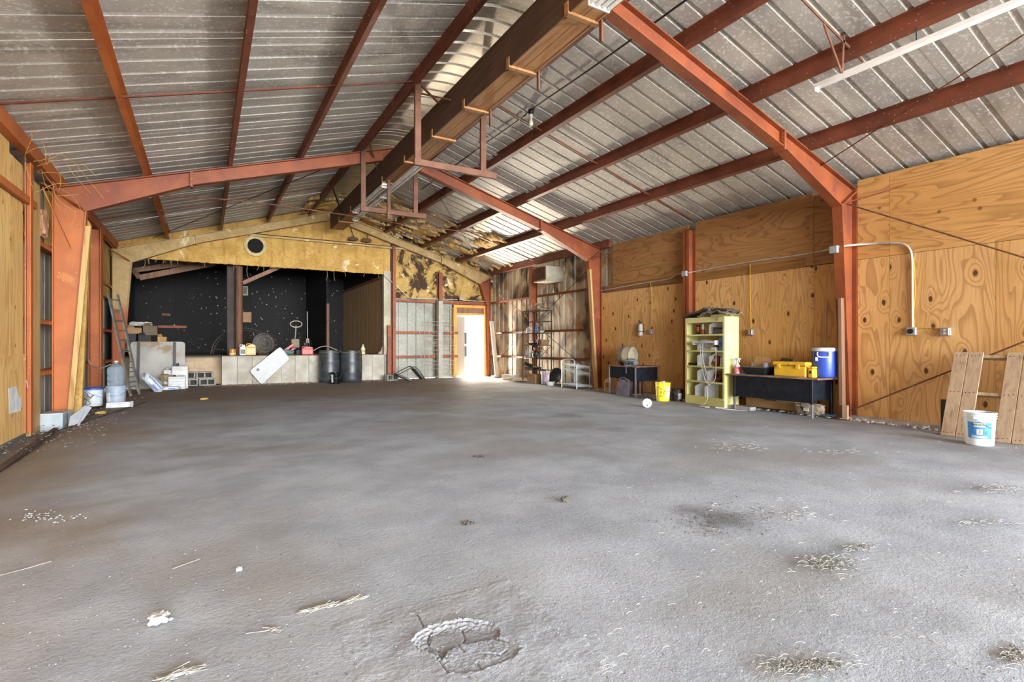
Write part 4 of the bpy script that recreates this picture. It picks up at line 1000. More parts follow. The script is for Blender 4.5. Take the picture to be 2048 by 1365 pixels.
# ================================================================ small desk group
t = thing('small_desk', 'small black desk with brown top near the middle frame', 'desk', (8.37, 9.03, 0)); off = (8.37, 9.03, 0)
MB().bbox(8.02, 8.72, 8.56, 9.52, .64, .665, .005).build('desk_top', lamtop, t, off)
MB().box(8.05, 8.06, 8.66, 9.46, .38, .64).build('front_panel', navy, t, off); MB().box(8.06, 8.68, 8.61, 8.625, .34, .64).build('side_panel', navy, t, off)
for x in (8.06, 8.68):
    for y in (8.63, 9.48): MB().bbox(x - .018, x + .018, y - .018, y + .018, 0, .64, .003).build('leg', legm, t, off)
t = thing('metal_drum', 'round sheet-metal drum lying on its side on the small desk', 'drum', (8.36, 9.20, .665))
drm2 = gen('dull_sheet_metal', '#8f8674', '#6f675a', 5, .45, .5, .1, 30)
MB().lathe([(.205, -.15), (.215, -.15), (.215, .15), (.205, .15), (.205, -.15)], 36, T((0, 0, .215)) @ Rm(12, 'Z') @ RX).build('shell', drm2, t)
MB().lathe([(.205, .06), (.08, .06), (.07, .09), (.02, .09), (.0, .09)], 30, T((0, 0, .215)) @ Rm(12, 'Z') @ RX).build('inner_disc', gen('brown_disc', '#6b4f38', '#4f3a2a', 5), t)
MB().lathe([(.217, -.02), (.2175, .13)], 36, T((0, 0, .215)) @ Rm(12, 'Z') @ RX).build('pale_band', gen('pale_band', '#b8ad95', '#9b917c', 5, .6), t)
# boombox
p = onX(1262, 729, 8.12); t = thing('radio', 'silver rounded portable stereo on the small desk', 'radio', (8.13, 8.86, .665), R(-78))
m = MB(); sil = plain('silver_plastic', '#8f979f', .35, .3)
prof = [(-.145, .05), (-.13, .02), (-.09, 0), (.09, 0), (.13, .02), (.145, .05), (.14, .09), (.10, .125), (.04, .135), (-.04, .135), (-.10, .125), (-.14, .09)]
m.prism(prof, (0, -.06, 0), (1, 0, 0), (0, 0, 1), (0, .14, 0)).build('body', sil, t)
for x in (-.085, .085):
    MB().lathe([(.0, -.074), (.03, -.072), (.042, -.06), (.046, -.058)], 20, T((x, 0, .062)) @ RX @ T((0, 0, 0)) @ Rm(180, 'X')).build('speaker', plain('dark_speaker', '#3b4046', .6), t)
for o in [c for c in t.children if c.name.startswith('speaker')]:
    pass
MB().bbox(-.035, .035, -.072, -.06, .03, .07, .003).bbox(-.04, .04, -.068, -.06, .08, .10, .003).build('control_panel', blk, t)
MB().tube(catm([(-.10, .0, .12), (-.08, 0, .15), (.08, 0, .15), (.10, 0, .12)], 4), .008, 8).build('handle', dkmetal, t)
cable('black_cord', [(8.03, 8.87, .665), (8.005, 8.87, .60), (8.0, 8.86, .50)], .005, greyp, 'short cord hanging from the portable stereo over the desk edge')
adopt(bpy.data.objects['black_cord'], next(o for o in bpy.data.objects if o.name == 'radio'))
# stacked shells
shm = plain('mauve_grey_plastic', '#6f6670', .5, 0, .2)
for k in range(8):
    t = thing('chair_shell', ('frontmost', 'second', 'third', 'fourth', 'fifth', 'sixth', 'seventh', 'rearmost')[k] + ' mauve-grey arched shell, counted from the front, under the small desk', 'chair shell', (7.96 + .028 * k, 8.98 + .01 * k, .0), R(-84), 'nested arched shells under the small desk')
    w_, h_ = .155, .40 + .018 * k - (0 if k else .04)
    pl = [(-w_, 0)] + [(-w_ * math.cos(a_) , h_ - .13 + .13 * math.sin(a_)) for a_ in [math.pi * j / 12 for j in range(13)]] + [(w_, 0)]
    inn = [(x * .90, max(0, z - .02)) for x, z in pl]
    if k == 0: MB().prism(pl, (0, 0, 0), (1, 0, 0), (0, .12, 1), (0, .006, 0)).build('shell', shm, t)
    else:
        m = MB(); n = len(pl); th_ = .018
        vs = [(x, .12 * z, z) for x, z in pl] + [(x, .12 * z, z) for x, z in inn] + [(x, .12 * z + th_, z) for x, z in pl] + [(x, .12 * z + th_, z) for x, z in inn]
        fs = []
        for i in range(n - 1): fs += [(i, i + 1, n + i + 1, n + i), (2 * n + i, 3 * n + i, 3 * n + i + 1, 2 * n + i + 1), (i, 2 * n + i, 2 * n + i + 1, i + 1), (n + i, n + i + 1, 3 * n + i + 1, 3 * n + i)]
        m.add(vs, fs); m.build('shell', shm, t)
t = thing('tan_slab', 'tan oblong rounded slab leaning beside the small desk', 'slab', (8.17, 9.72, 0), R(-75))
pl = [(.09 * math.cos(a_) * 1.0, (.09 * math.sin(a_) + (.24 if math.sin(a_) > 0 else .08))) for a_ in [2 * math.pi * j / 24 for j in range(24)]]
MB().prism(pl, (0, 0, .012), (1, 0, 0), (0, .15, 1), (0, .05, 0)).build('slab', gen('tan_slab', '#bf9a6c', '#ab8559', 5, .8, 0, .3, 30), t); MB().box(-.045, .045, -.0, .004, .13, .24, Matrix.Shear('XY', 4, (0, 0)) if False else T((0, .018, 0))).build('brown_print', plain('brown_print', '#8a5638', .8), t)
t = thing('red_board', 'dark red board standing in the shade under the small desk', 'board', (8.52, 9.05, 0)); MB().bbox(-.02, .02, -.14, .16, 0, .36, .004).build('board', plain('dark_red_board', '#5e1f12', .7), t); MB().bbox(-.03, -.015, -.12, -.06, .0, .33, .003).build('pale_edge', palletw, t)
# buckets
def bucket(name, label, cat, loc, r0, r1, h, mat, rimm=None, lid=None, handle=True, rz=0, open_=True, ribs=2):
    t = thing(name, label, cat, loc, R(rz)); m = MB()
    pr_ = [(0, 0), (r0 - .006, 0), (r0, .006), (r0 + (r1 - r0) * .80, h * .80)]
    for k in range(ribs):
        z = h * (.82 + .07 * k); r = r0 + (r1 - r0) * (.82 + .07 * k); pr_ += [(r, z), (r + .009, z + .002), (r + .009, z + .008), (r, z + .010)]
    pr_ += [(r1, h - .006), (r1 + .006, h - .004), (r1 + .004, h), (r1 - .004, h)]
    if open_: pr_ += [(r1 - .006, h - .01), (r0 - .006, .01), (0, .01)]
    m.lathe(pr_, 36); m.build('pail', mat, t)
    if lid: MB().lathe([(r1 + .004, h - .028), (r1 + .010, h - .024), (r1 + .011, h + .004), (r1 - .008, h + .008), (r1 - .015, h + .0), (0, h + .0)], 36).build('lid', lid, t)
    if handle:
        z = h * .84; rr = r1 + .006
        for s_ in (-1, 1): MB().lathe([(.014, -.006), (.014, .01), (.0, .012)], 10, T((s_ * rr, 0, z)) @ (RY if s_ > 0 else Rm(-90, 'Y'))).build('handle_ear', mat, t)
        pts_ = [(rr * math.cos(a_), -rr * 1.02 * math.sin(a_), z - .12 * math.sin(a_)) for a_ in [math.pi * j / 16 for j in range(17)]]
        MB().tube(pts_, .0028, 5).build('bail', steel, t)
    return t
def wrap(t, r, a0, a1, z0, z1, mat, name='label', n=12, r2=None):
    m = MB(); r2 = r2 or r
    for i in range(n + 1):
        a_ = R(a0 + (a1 - a0) * i / n); m.v += [(r * math.cos(a_), r * math.sin(a_), z0), (r2 * math.cos(a_), r2 * math.sin(a_), z1)]
    for i in range(n): m.f.append((2 * i, 2 * i + 2, 2 * i + 3, 2 * i + 1)); m.sm.append(True)
    return m.build(name, mat, t)
def rat(r0, r1, h, z): return r0 + (r1 - r0) * z / h + .0012
def text(body, size, mat, parent, M4, name='lettering', ext=.0006, bend=None):
    c = bpy.data.curves.new(name, 'FONT'); c.body = body; c.size = size; c.align_x = 'CENTER'; c.align_y = 'CENTER'; c.extrude = ext; c.resolution_u = 2
    o = bpy.data.objects.new(name, c); COL.objects.link(o)
    dg = bpy.context.evaluated_depsgraph_get(); me = bpy.data.meshes.new_from_object(o.evaluated_get(dg)); bpy.data.objects.remove(o)
    for v_ in me.vertices:
        if bend:
            r_ = bend; a_ = v_.co.x / r_; z_ = v_.co.z; v_.co = Vector(((r_ + z_) * math.sin(a_), -(r_ + z_) * math.cos(a_), v_.co.y))
    if not bend: me.transform(RX)
    me.transform(M4); me.materials.clear(); me.materials.append(mat)
    return link(name, me, parent)
def viewdir(loc): return math.degrees(math.atan2(-loc[1], -loc[0]))   # direction from thing towards where people stand
p = onZ(1318, 806); loc = (8.0, 7.78, 0)
t = bucket('yellow_bucket', 'bright yellow bucket with black print left of the cream shelf', 'bucket', loc, .125, .150, .375, plain('bright_yellow_plastic', '#ecd72f', .4, 0, .05), ribs=1)
va = viewdir(loc)
text('12', .11, blk, t, T((0, 0, .19)) @ Rm(va + 86, 'Z'), bend=rat(.125, .15, .375, .18)); text('ROCK', .035, blk, t, T((0, 0, .11)) @ Rm(va + 84, 'Z'), bend=rat(.125, .15, .375, .13))
wrap(t, rat(.125, .15, .375, .08), va + 30, va + 75, .06, .30, white, r2=rat(.125, .15, .375, .30))
MB().bbox(-.02, .03, -.03, .03, .375, .40, .006).build('white_lid_tab', white, t)
loc = (8.28, 7.66, 0)
t = bucket('black_bucket', 'small black bucket with white label beside the yellow bucket', 'bucket', loc, .095, .115, .24, blk, handle=True); va = viewdir(loc); wrap(t, rat(.095, .115, .24, .05), va + 10, va + 50, .04, .16, offw, r2=rat(.095, .115, .24, .16))
t = thing('white_cup', 'white plastic cup lying on its side on the open floor', 'cup', (6.93, 7.13, .0), R(viewdir((6.93, 7.13)) + 8))
MB().lathe([(0, .0), (.080, .0), (.083, .004), (.083, .012), (.072, .016), (.062, .13), (0, .13)], 30, T((.04, 0, .083)) @ Rm(-90, 'Y')).build('cup', plain('white_cup', '#cfcfcd', .45, 0, .04), t)
MB().lathe([(.0, -.001), (.013, -.001)], 14, T((.041, .0, .04)) @ Rm(-90, 'Y')).build('dark_hole', blk, t)
MB().lathe([(.0, .0), (.012, .0), (.012, .002), (0, .002)], 14, T((.0425, .0, .045)) @ RY).build('vent_plug', blk, t)

# white paint bucket and pallet
loc = (7.66, 2.60, 0)
t = bucket('paint_bucket', 'white paint bucket with blue label in front of the pallet', 'bucket', loc, .125, .148, .375, plain('white_pail_plastic', '#d8dbdd', .35, 0, .04), ribs=3)
va = viewdir(loc); bl = gen('blue_label_print', '#2f6fb8', '#4f92cc', 22, .4, 0, 0)
wrap(t, rat(.125, .148, .375, .09), va - 47, va + 47, .085, .27, bl, r2=rat(.125, .148, .375, .27), name='blue_label')
wrap(t, rat(.125, .148, .375, .22) + .0008, va - 22, va + 22, .215, .262, plain('pale_green_label', '#c7d7c0', .5), r2=rat(.125, .148, .375, .262) + .0008, name='title_patch')
wrap(t, rat(.125, .148, .375, .13) + .0008, va - 11, va + 11, .13, .19, plain('cream_label', '#e4e2cf', .5), r2=rat(.125, .148, .375, .19) + .0008, name='picture_patch')
wrap(t, rat(.125, .148, .375, .095) + .0008, va - 30, va + 30, .092, .118, plain('light_blue_label', '#b7cfe0', .5), r2=rat(.125, .148, .375, .118) + .0008, name='lower_strip')
text('INTERIOR', .030, plain('dark_green_ink', '#39505c', .6), t, T((0, 0, .238)) @ Rm(va + 90, 'Z'), bend=rat(.125, .148, .375, .24) + .002)
text('3', .05, plain('olive_ink', '#6b7a3a', .6), t, T((0, 0, .16)) @ Rm(va + 90, 'Z'), bend=rat(.125, .148, .375, .16) + .002)
t = thing('wooden_pallet', 'grey-brown wooden pallet leaning upright against the near plywood wall', 'pallet', (8.06, 2.3, 0)); lean = math.atan2(.40, 1.06)
Mp = T((0, 0, 0)) @ Matrix.Rotation(lean, 4, 'Y')
for y in (3.13, 2.975, 2.60, 2.445, 2.07, 1.91, 1.55, 1.40):
    MB().bbox(0, .016, y - 2.3 - .145, y - 2.3, .0, 1.12, .002, Mp).build('board', palletw, t)
for z in (.03, .56, 1.05): MB().bbox(.017, .115, 1.25 - 2.3, 3.12 - 2.3, z, z + .038, .003, Mp).build('stringer', palletw, t)
for y in (3.0, 2.3, 1.6): MB().bbox(.116, .130, y - 2.3 - .13, y - 2.3, .0, 1.12, .002, Mp).build('back_board', palletw, t)
m = MB()
for y in (3.13, 2.975, 2.60, 2.445, 2.07, 1.91):
    for z in (.045, .58, 1.07):
        for k in (.03, .07, .115): m.lathe([(.0055, -.0015), (.0055, .0)], 6, Mp @ T((-.001, y - 2.3 - k, z + .006 * math.sin(k * 99 + y))) @ RY)
m.build('nail_heads', dkmetal, t)['kind'] = 'stuff'
t = thing('dark_board', 'dark board standing between pallet and plywood wall', 'board', (8.42, 3.2, 0)); MB().bbox(-.02, .02, -.06, .06, 0, .42, .004).build('board', plain('dark_board', '#3d3a38', .8), t)
# ================================================================ back-right corner: etagere, cart, heater, trellis
darki = gen('dark_bronze_iron', '#4a4134', '#352d24', 12, .55, .5, .1, 60)
EX0, EX1, EY0, EY1 = 8.27, 8.68, 12.77, 13.68; EZ = [2.12, 1.80, 1.46, 1.11, .745, .39]
et = thing('etagere', 'tall dark iron etagere with six shelves at the scorched wall', 'shelf', (8.47, 13.2, 0)); off = (8.47, 13.2, 0)
for x in (EX0, EX1):
    for y in (EY0, EY1): MB().bbox(x - .013, x + .013, y - .013, y + .013, 0, 2.13, .003).build('post', darki, et, off)
for z in EZ:
    m = MB()
    for x in (EX0, EX1): m.beam((x, EY0, z), (x, EY1, z), .012, .018)
    for y in (EY0, EY1): m.beam((EX0, y, z), (EX1, y, z), .012, .018)
    for k in range(1, 9): m.beam((EX0 + (EX1 - EX0) * k / 9, EY0, z + .004), (EX0 + (EX1 - EX0) * k / 9, EY1, z + .004), .006, .006)
    m.build('wire_shelf', darki, et, off)
for a, b in (((EX1, EY0, 2.1), (EX0, EY0, 1.82)), ((EX1, EY0, 1.1), (EX0, EY0, .76)), ((EX1, EY0, .76), (EX0, EY0, 1.1)), ((EX0, EY1, 2.1), (EX0, EY1 - .2, 1.82)), ((EX0, EY0, 2.1), (EX0, EY0 + .22, 1.82))):
    MB().beam(a, b, .01, .01).build('brace', darki, et, off)
def E(name, label, cat, y, z, x=8.38, rz=0): return thing(name, label, cat, (x, y, z + .012), R(rz))
t = thing('wire_coil', 'loose coil of wires and vines on top of the etagere', 'wire', (8.45, 13.1, 2.135)); m = MB(); rnd = random.Random(2)
for k in range(10):
    c0 = Vector((rnd.uniform(-.1, .1), rnd.uniform(-.25, .2), .04)); r_ = rnd.uniform(.08, .16); a0 = rnd.uniform(0, 6)
    m.tube([c0 + Vector((.5 * r_ * math.cos(a_ + a0), r_ * math.sin(a_ + a0) * 1.4, .04 + r_ * .8 * abs(math.sin(a_ * .5)) + .0)) for a_ in [j * .4 for j in range(13)]], .004, 4)
m.build('coil', plain('dull_green_wire', '#5b563c', .7), t)['kind'] = 'stuff'
MB().bbox(-.12, .10, -.28, .24, -.005, .03, .006).build('flat_pack', gen('dusty_flat_pack', '#8b8168', '#6d654f', 9), t)
MB().tube(catm([(0, .42, .0), (-.02, .50, .16), (0, .36, .22), (.02, .30, .05)], 5), .005, 5).build('loose_loop', darki, t)
for k, (y, h, c) in enumerate(((13.58, .19, 'leftmost'), (13.49, .22, 'middle'), (13.40, .21, 'right-hand'))):
    t = E('bottle', c + ' of the three pale bottles on the etagere, third shelf down', 'bottle', y, EZ[2])
    MB().lathe([(0, 0), (.036, .003), (.038, .02), (.038, h * .72), (.014, h * .86), (.014, h)], 14).build('body', offw, t); MB().lathe([(.016, h - .02), (.016, h + .01), (0, h + .012)], 10).build('cap', greyp, t); MB().lathe([(.0388, .05), (.0388, .12)], 14).build('label', plain('grey_label', '#a9a39a', .5), t)
t = E('spray_bottle', 'blue spray bottle with red trigger on the etagere', 'spray bottle', 13.08, EZ[2]); MB().lathe([(0, 0), (.04, .004), (.042, .14), (.016, .2), (.014, .23)], 14).build('body', plain('blue_liquid', '#3f6aa8', .3), t); MB().bbox(-.05, .02, -.012, .012, .23, .26, .004).build('trigger_head', plain('red_trigger', '#b23b33', .5), t)
t = E('spray_bottle', 'slim white spray bottle left of the blue one on the etagere', 'spray bottle', 13.17, EZ[2], 8.44); MB().lathe([(0, 0), (.03, .004), (.032, .16), (.012, .22), (.012, .28)], 14).build('body', plain('clear_white', '#cfd2d6', .3), t); MB().bbox(-.045, .02, -.01, .01, .27, .295, .003).build('trigger_head', plain('rust_trigger', '#a04c3c', .5), t)
t = E('glass_dish', 'clear glass dish on the right of the etagere, third shelf down', 'dish', 12.92, EZ[2], 8.42); MB().lathe([(0, .01), (.06, .01), (.11, .06), (.112, .062), (.06, .0), (0, 0)], 20).build('bowl', plain('cloudy_glass', '#b9bab4', .2), t); MB().lathe([(.03, .03), (.035, .05), (0, .07)], 10).build('contents', greyp, t)
t = E('wire_basket', 'dark round bowl on the left of the fourth shelf', 'bowl', 13.33, EZ[3]); MB().lathe([(0, 0), (.08, 0), (.16, .05), (.165, .055), (.08, .01), (0, .01)], 20).build('bowl', dkmetal, t); MB().lathe([(.0, .0), (.05, .03), (.06, .08), (.03, .11), (0, .12)], 12, T((0, .04, .01))).build('white_lump', offw, t)
t = E('small_can', 'small red and white can on the fourth shelf of the etagere', 'can', 13.04, EZ[3]); MB().lathe([(0, 0), (.03, 0), (.032, .14), (.02, .16), (0, .16)], 12).build('can', plain('pinkish_can', '#b98d90', .4), t); MB().lathe([(.033, .07), (.0335, .12)], 12).build('red_band', plain('red_can_band', '#a83c38', .4), t)
t = E('wicker_box', 'brown wicker box on the right of the fourth shelf', 'box', 12.92, EZ[3], 8.50); tub(MB(), .12, .09, .14, .11, .15).build('box', gen('wicker_brown', '#8c6b45', '#6d5030', 30, .8, 0, .6, 60, (1, 1, 5)), t); MB().beam((.1, -.05, .1), (.1, -.06, .24), .01, .02).build('stick', darki, t)
t = E('cable_heap', 'black tangle of cables over the fourth shelf', 'cables', 13.12, EZ[3] + .0, 8.36); m = MB(); rnd = random.Random(6)
for k in range(7): m.tube(catm([(rnd.uniform(-.05, .08), rnd.uniform(-.25, .2), rnd.uniform(.0, .04)) for _ in range(5)], 4), .008, 5)
m.build('cables', blk, t)['kind'] = 'stuff'
t = thing('hanging_pot', 'brown clay pot hanging below the fourth shelf of the etagere', 'pot', (8.52, 13.24, .87)); MB().lathe([(0, .0), (.07, .0), (.13, .16), (.14, .17), (.13, .175), (.12, .16), (.06, .02), (0, .02)], 22).build('pot', gen('terracotta', '#8a5232', '#6e3d22', 5), t); MB().tube([(0, .13, .16), (0, 0, .235), (0, -.13, .16)], .004, 5).build('hanger', darki, t)
t = E('white_carton', 'white carton with flaps on the fifth shelf of the etagere', 'carton', 13.50, EZ[4]); MB().bbox(-.08, .08, -.12, .12, 0, .20, .004).build('box', offw, t); MB().prism([(-.1, 0), (.0, .0), (-.03, .10)], (-.08, 0, .20), (0, 1, 0), (0, 0, 1), (.004, 0, 0)).build('flap', white, t); MB().bbox(-.085, -.08, -.1, .1, .01, .06, .002).build('pink_print', plain('mauve_print', '#a07a98', .6), t)
t = E('mug', 'pale mug beside the white carton on the fifth shelf', 'mug', 13.30, EZ[4]); MB().lathe([(0, 0), (.04, 0), (.042, .1), (.038, .1), (.036, .01), (0, .01)], 16).build('mug', plain('beige_mug', '#c8bda6', .3), t); MB().tube(catm([(0, .04, .08), (0, .07, .06), (0, .04, .02)], 4), .006, 6).build('handle', plain('beige_mug_handle', '#c8bda6', .3), t)
t = E('black_kettle', 'black rounded kettle in the middle of the fifth shelf', 'kettle', 13.12, EZ[4]); MB().lathe([(0, 0), (.09, .01), (.11, .08), (.08, .17), (.03, .20), (0, .2)], 20).build('body', blk, t); MB().tube(catm([(0, .08, .17), (0, .04, .26), (0, -.05, .26), (0, -.08, .17)], 4), .009, 7).build('handle', blk, t)
t = E('grey_lamp_part', 'grey curved lamp part on the right of the fifth shelf', 'lamp part', 12.92, EZ[4]); MB().lathe([(.02, 0), (.09, .02), (.06, .08), (.02, .1), (0, .1)], 18).build('shade', greyp, t); MB().tube(catm([(-.05, .1, .02), (0, .05, .08), (0, -.05, .10)], 4), .012, 6).build('arm', dkmetal, t)
t = E('black_tray', 'black tray tilted on the lowest shelf of the etagere', 'tray', 13.3, EZ[5]); tub(MB(), .13, .20, .16, .24, .07).build('tray', blk, t); MB().beam((-.15, -.22, .1), (-.15, .22, .17), .01, .10, (.3, 0, 1)).build('raised_edge', dkmetal, t)
# carton and hood by etagere foot
t = thing('brown_carton', 'torn brown carton under the etagere', 'carton', (8.45, 13.25, 0)); tub(MB(), .15, .2, .16, .22, .26, .006).build('carton', cardb, t); MB().prism([(-.2, 0), (.18, 0), (.1, .13)], (-.16, 0, .2), (0, 1, 0), (-.3, 0, 1), (.004, 0, 0)).build('flap', cardb, t)
t = thing('black_hood', 'black dished lid leaning on the etagere leg beside the wire cart', 'lid', (8.52, 12.35, .02), R(20)); MB().lathe([(0, .10), (.12, .09), (.20, .04), (.235, 0), (.225, .0), (.19, .03), (0, .09)], 28, T((0, 0, .24)) @ Rm(-70, 'Y')).build('dome', blk, t); MB().bbox(-.13, -.10, -.05, .05, .22, .26, .004).build('handle', dkmetal, t)
t = thing('white_tub', 'white round basin on the floor between etagere and wire cart', 'basin', (8.27, 12.22, 0)); MB().lathe([(0, 0), (.09, .0), (.13, .10), (.14, .105), (.128, .11), (.085, .012), (0, .012)], 24).build('basin', white, t); MB().lathe([(.141, .1), (.146, .106), (.14, .112)], 24).build('rolled_rim', white, t)
t = thing('plastic_sack', 'pink and white printed plastic sack slumped by the etagere', 'sack', (8.30, 12.5, 0)); crumple(.07, .12, .19, 5.1).build('sack', gen('pink_white_plastic', '#cfc3cc', '#a98fa4', 12, .3, 0, .1, 20), t); MB().beam((-.08, .05, .02), (-.05, .12, .34), .012, .03).build('blue_strip', plain('pale_blue_strip', '#8fa5c4', .4), t)
t = thing('yellow_scrap', 'yellow-green scrap leaning under the wire cart', 'scrap', (8.50, 11.95, 0)); MB().prism([(0, 0), (.26, .0), (.12, .12), (.02, .16)], (0, .1, 0), (0, -1, 0), (.2, 0, 1), (.01, 0, 0)).build('scrap', plain('yellow_green', '#b4b56a', .5), t)
# wire cart
cw = plain('white_coated_wire', '#cfd6d8', .35, .2); t = thing('wire_cart', 'small white wire cart with tilted shelves beside the middle frame', 'cart', (8.42, 11.2, 0)); off = (8.42, 11.2, 0)
CX0, CX1, CY0, CY1 = 8.20, 8.62, 10.92, 11.58
for x, y, h in ((CX0, CY0, .60), (CX1, CY0, .62), (CX1, CY1, .66), (CX0, CY1, .66)): MB().tube([(x, y, .01), (x, y, h)], .011, 8).lathe([(.0, 0), (.018, .0), (.018, .03), (.011, .035)], 10, T((x, y, 0))).build('leg', cw, t, off)
MB().tube(catm([(CX0, CY1, .64), (CX0 + .02, CY1 - .0, .71), (CX0 + .1, CY1, .74), (CX1 - .1, CY1, .74), (CX1 - .02, CY1, .71), (CX1, CY1, .64)], 5), .011, 8).build('arched_handle', cw, t, off)
for z0, z1 in ((.56, .62), (.38, .50), (.08, .10)):
    m = MB()
    for x in (CX0, CX1): m.tube([(x, CY0, z0), (x, CY1, z1)], .007, 6)
    for y, z in ((CY0, z0), (CY1, z1)): m.tube([(CX0, y, z), (CX1, y, z)], .007, 6); m.tube([(CX0, y, z - .03), (CX1, y, z - .03)], .005, 6)
    for k in range(1, 16): yy = CY0 + (CY1 - CY0) * k / 16; zz = z0 + (z1 - z0) * k / 16; m.tube([(CX0, yy, zz), (CX1, yy, zz)], .0035, 4)
    if z0 < .1: m.box(CX0, CX1, CY0, CY1, z0 - .02, z0 - .012)
    m.build('wire_shelf', cw, t, off)
for z in (.56, .40, .10):
    m = MB(); 
    for k in range(12): m.tube([(CX0 + .035 * k + .01, CY0 - .006, z - .035), (CX0 + .035 * k + .025, CY0 - .006, z + .005)], .003, 4)
    m.build('lattice_edge', cw, t, off)
# heater box
t = thing('heater_box', 'rusty sheet-metal heater box high on the scorched wall', 'heater', (8.48, 12.6, 2.9)); off = (8.48, 12.6, 2.9)
gm = gen('dusty_grey_metal', '#a39d8a', '#89836f', 4, .6, .1, .2, 30, stain='#6a5238')
MB().bbox(8.17, 8.76, 12.28, 12.90, 2.90, 3.32, .006).build('casing', gm, t, off); MB().box(8.155, 8.17, 12.31, 12.87, 2.94, 3.29).build('rusty_front', gen('brown_rust_grille', '#5a3524', '#452617', 10, .8, .1, .4, 40), t, off)
for k in range(7): MB().beam((8.15, 12.33, 2.97 + .045 * k), (8.15, 12.85, 2.97 + .045 * k), .012, .018).build('louvre', rusty, t, off)
MB().box(8.15, 8.165, 12.28, 12.90, 3.29, 3.32).box(8.15, 8.165, 12.28, 12.90, 2.90, 2.94).build('front_edge', gm, t, off)
cable('yellow_cable', [onY(933, 523, 16.5), onY(932, 545, 16.5), onY(926, 575, 16.7), onY(921, 597, YW - .14)], .009, ycab, 'yellow cable sagging from the roof to the box above the back door')
cable('wall_conduit', [onY(768, 550, YW - .12), onY(817, 595, YW - .12), onY(822, 597, YW - .12), onY(915, 600, YW - .12)], .012, plain('pale_conduit', '#c9bfae', .5), 'pale conduit bending down from the stage header to the door box', 'conduit', False)
cable('wall_conduit', [onY(925, 601, YW - .12), onY(984, 604, YW - .12)], .010, plain('pale_conduit_two', '#c9bfae', .5), 'short pale conduit from the door box to the right corner', 'conduit', False)
p = onY(921, 598, YW - .1); t = thing('junction_box', 'grey junction box above the back door', 'junction box', p); MB().bbox(-.06, .06, -.05, .0, -.055, .055, .006).build('box', boxm, t); MB().bbox(-.05, .05, -.056, -.05, -.045, .045, .003).build('cover', steel, t)
# trellis
t = thing('wire_trellis', 'tall white wire trellis gate leaning left of the back door', 'trellis', (6.7, 16.55, 0)); trm = plain('rusty_white_wire', '#b3a38c', .6, .1)
ty = 16.72; x0 = onY(849, 700, ty).x; x1 = onY(909, 700, ty).x; off = (6.7, 16.55, 0)
def tz(v): return onY(880, v, ty).z
vs_ = [644, 651, 664, 672, 679.5, 692, 700.5, 708.5, 722.5, 730, 738, 753]
for xx in (x0, x0 + .16, x1 - .14, x1): MB().tube([(xx, ty, .0), (xx, ty, tz(644 if xx != x1 else 650))], .0075, 6).build('upright', trm, t, off)
for v in vs_: MB().tube([(x0, ty - .008, tz(v)), (x1, ty - .008, tz(v))], .007, 6).build('crossbar', trm, t, off)
m = MB(); zc = (tz(679.5) + tz(692)) / 2
for k in range(12):
    xx = x0 + (x1 - x0) * (k + .5) / 12; m.tube([(xx + .03 * math.cos(a_), ty - .02, zc + .06 * math.sin(a_)) for a_ in [2 * math.pi * j / 10 for j in range(10)]], .006, 5, True)
m.build('scroll_band', trm, t, off)
MB().tube([(x0 - .12, ty - .1, .0), (x0 - .2, ty - .02, tz(644))], .007, 6).build('side_wire', trm, t, off)
# plank by the door corner
t = thing('grey_plank', 'pale grey plank standing in the corner right of the back door', 'plank', (8.62, 16.05, 0)); MB().beam((.05, 0, .0), (-.03, .25, 1.93), .14, .04, (0, 1, 0)).build('plank', greyw, t); MB().bbox(-.12, .16, -.14, .12, 0, .06, .01).build('foot_block', greyw, t)
# litter in sunlight
t = thing('white_carton', 'pale low carton on the sunlit floor beside the back door', 'carton', (8.45, 14.75, 0)); MB().bbox(-.14, .14, -.3, .3, 0, .15, .004).build('carton', offw, t); MB().bbox(-.15, .15, -.31, .31, .15, .165, .004).build('lid', offw, t)
m = MB(); rnd = random.Random(12)
for k in range(70):
    x, y = rnd.uniform(8.05, 8.6), rnd.uniform(13.7, 14.5); s_ = rnd.uniform(.04, .11); M4 = T((x, y, rnd.uniform(.0, .08) + .03)) @ Rm(rnd.uniform(0, 360), 'Z') @ Rm(rnd.uniform(-35, 35), 'X')
    m.box(-s_, s_, -s_ * .5, s_ * .5, -.003, .003, M4)
tag(m.build('paper_litter', gen('bleached_paper', '#d9ceb8', '#b39c77', 14, .8)), 'heap of pale paper and wood litter on the sunlit floor by the etagere', 'litter', None, 'stuff')

# ================================================================ stage front things
barm = gen('dark_blue_black_plastic', '#3a3d40', '#222427', 2.5, .4, 0, .05, 30, (1, 1, 3), stain='#5c534a', st_sc=2.2, st=(.6, .75))
def barrel(loc, label, h=.93, r=.29, tilt=0):
    t = thing('plastic_barrel', label, 'barrel', loc); m = MB()
    pr_ = [(0, 0), (r * .9, 0), (r * .96, .02), (r, .12), (r * 1.02, h * .3), (r * 1.035, h * .33), (r * 1.02, h * .36), (r * 1.03, h * .5), (r * 1.02, h * .63), (r * 1.035, h * .66), (r * 1.02, h * .69), (r, h * .88), (r * .93, h * .97), (r * .95, h), (r * .90, h), (r * .88, h * .95), (r * .9, .05), (0, .04)]
    m.lathe(pr_, 40); m.build('drum', barm, t)
    MB().lathe([(r * .93, h * .93), (r * .975, h * .935), (r * .975, h * .955), (r * .94, h * .96)], 40).build('hoop', gen('dusty_hoop', '#6d6152', '#4b443c', 8, .7), t)
    MB().lathe([(0, h * .78), (r * .88, h * .80)], 24).build('contents', gen('rubbish_fill', '#4b3c2e', '#2e261f', 12, .9, 0, .8, 20), t); return t
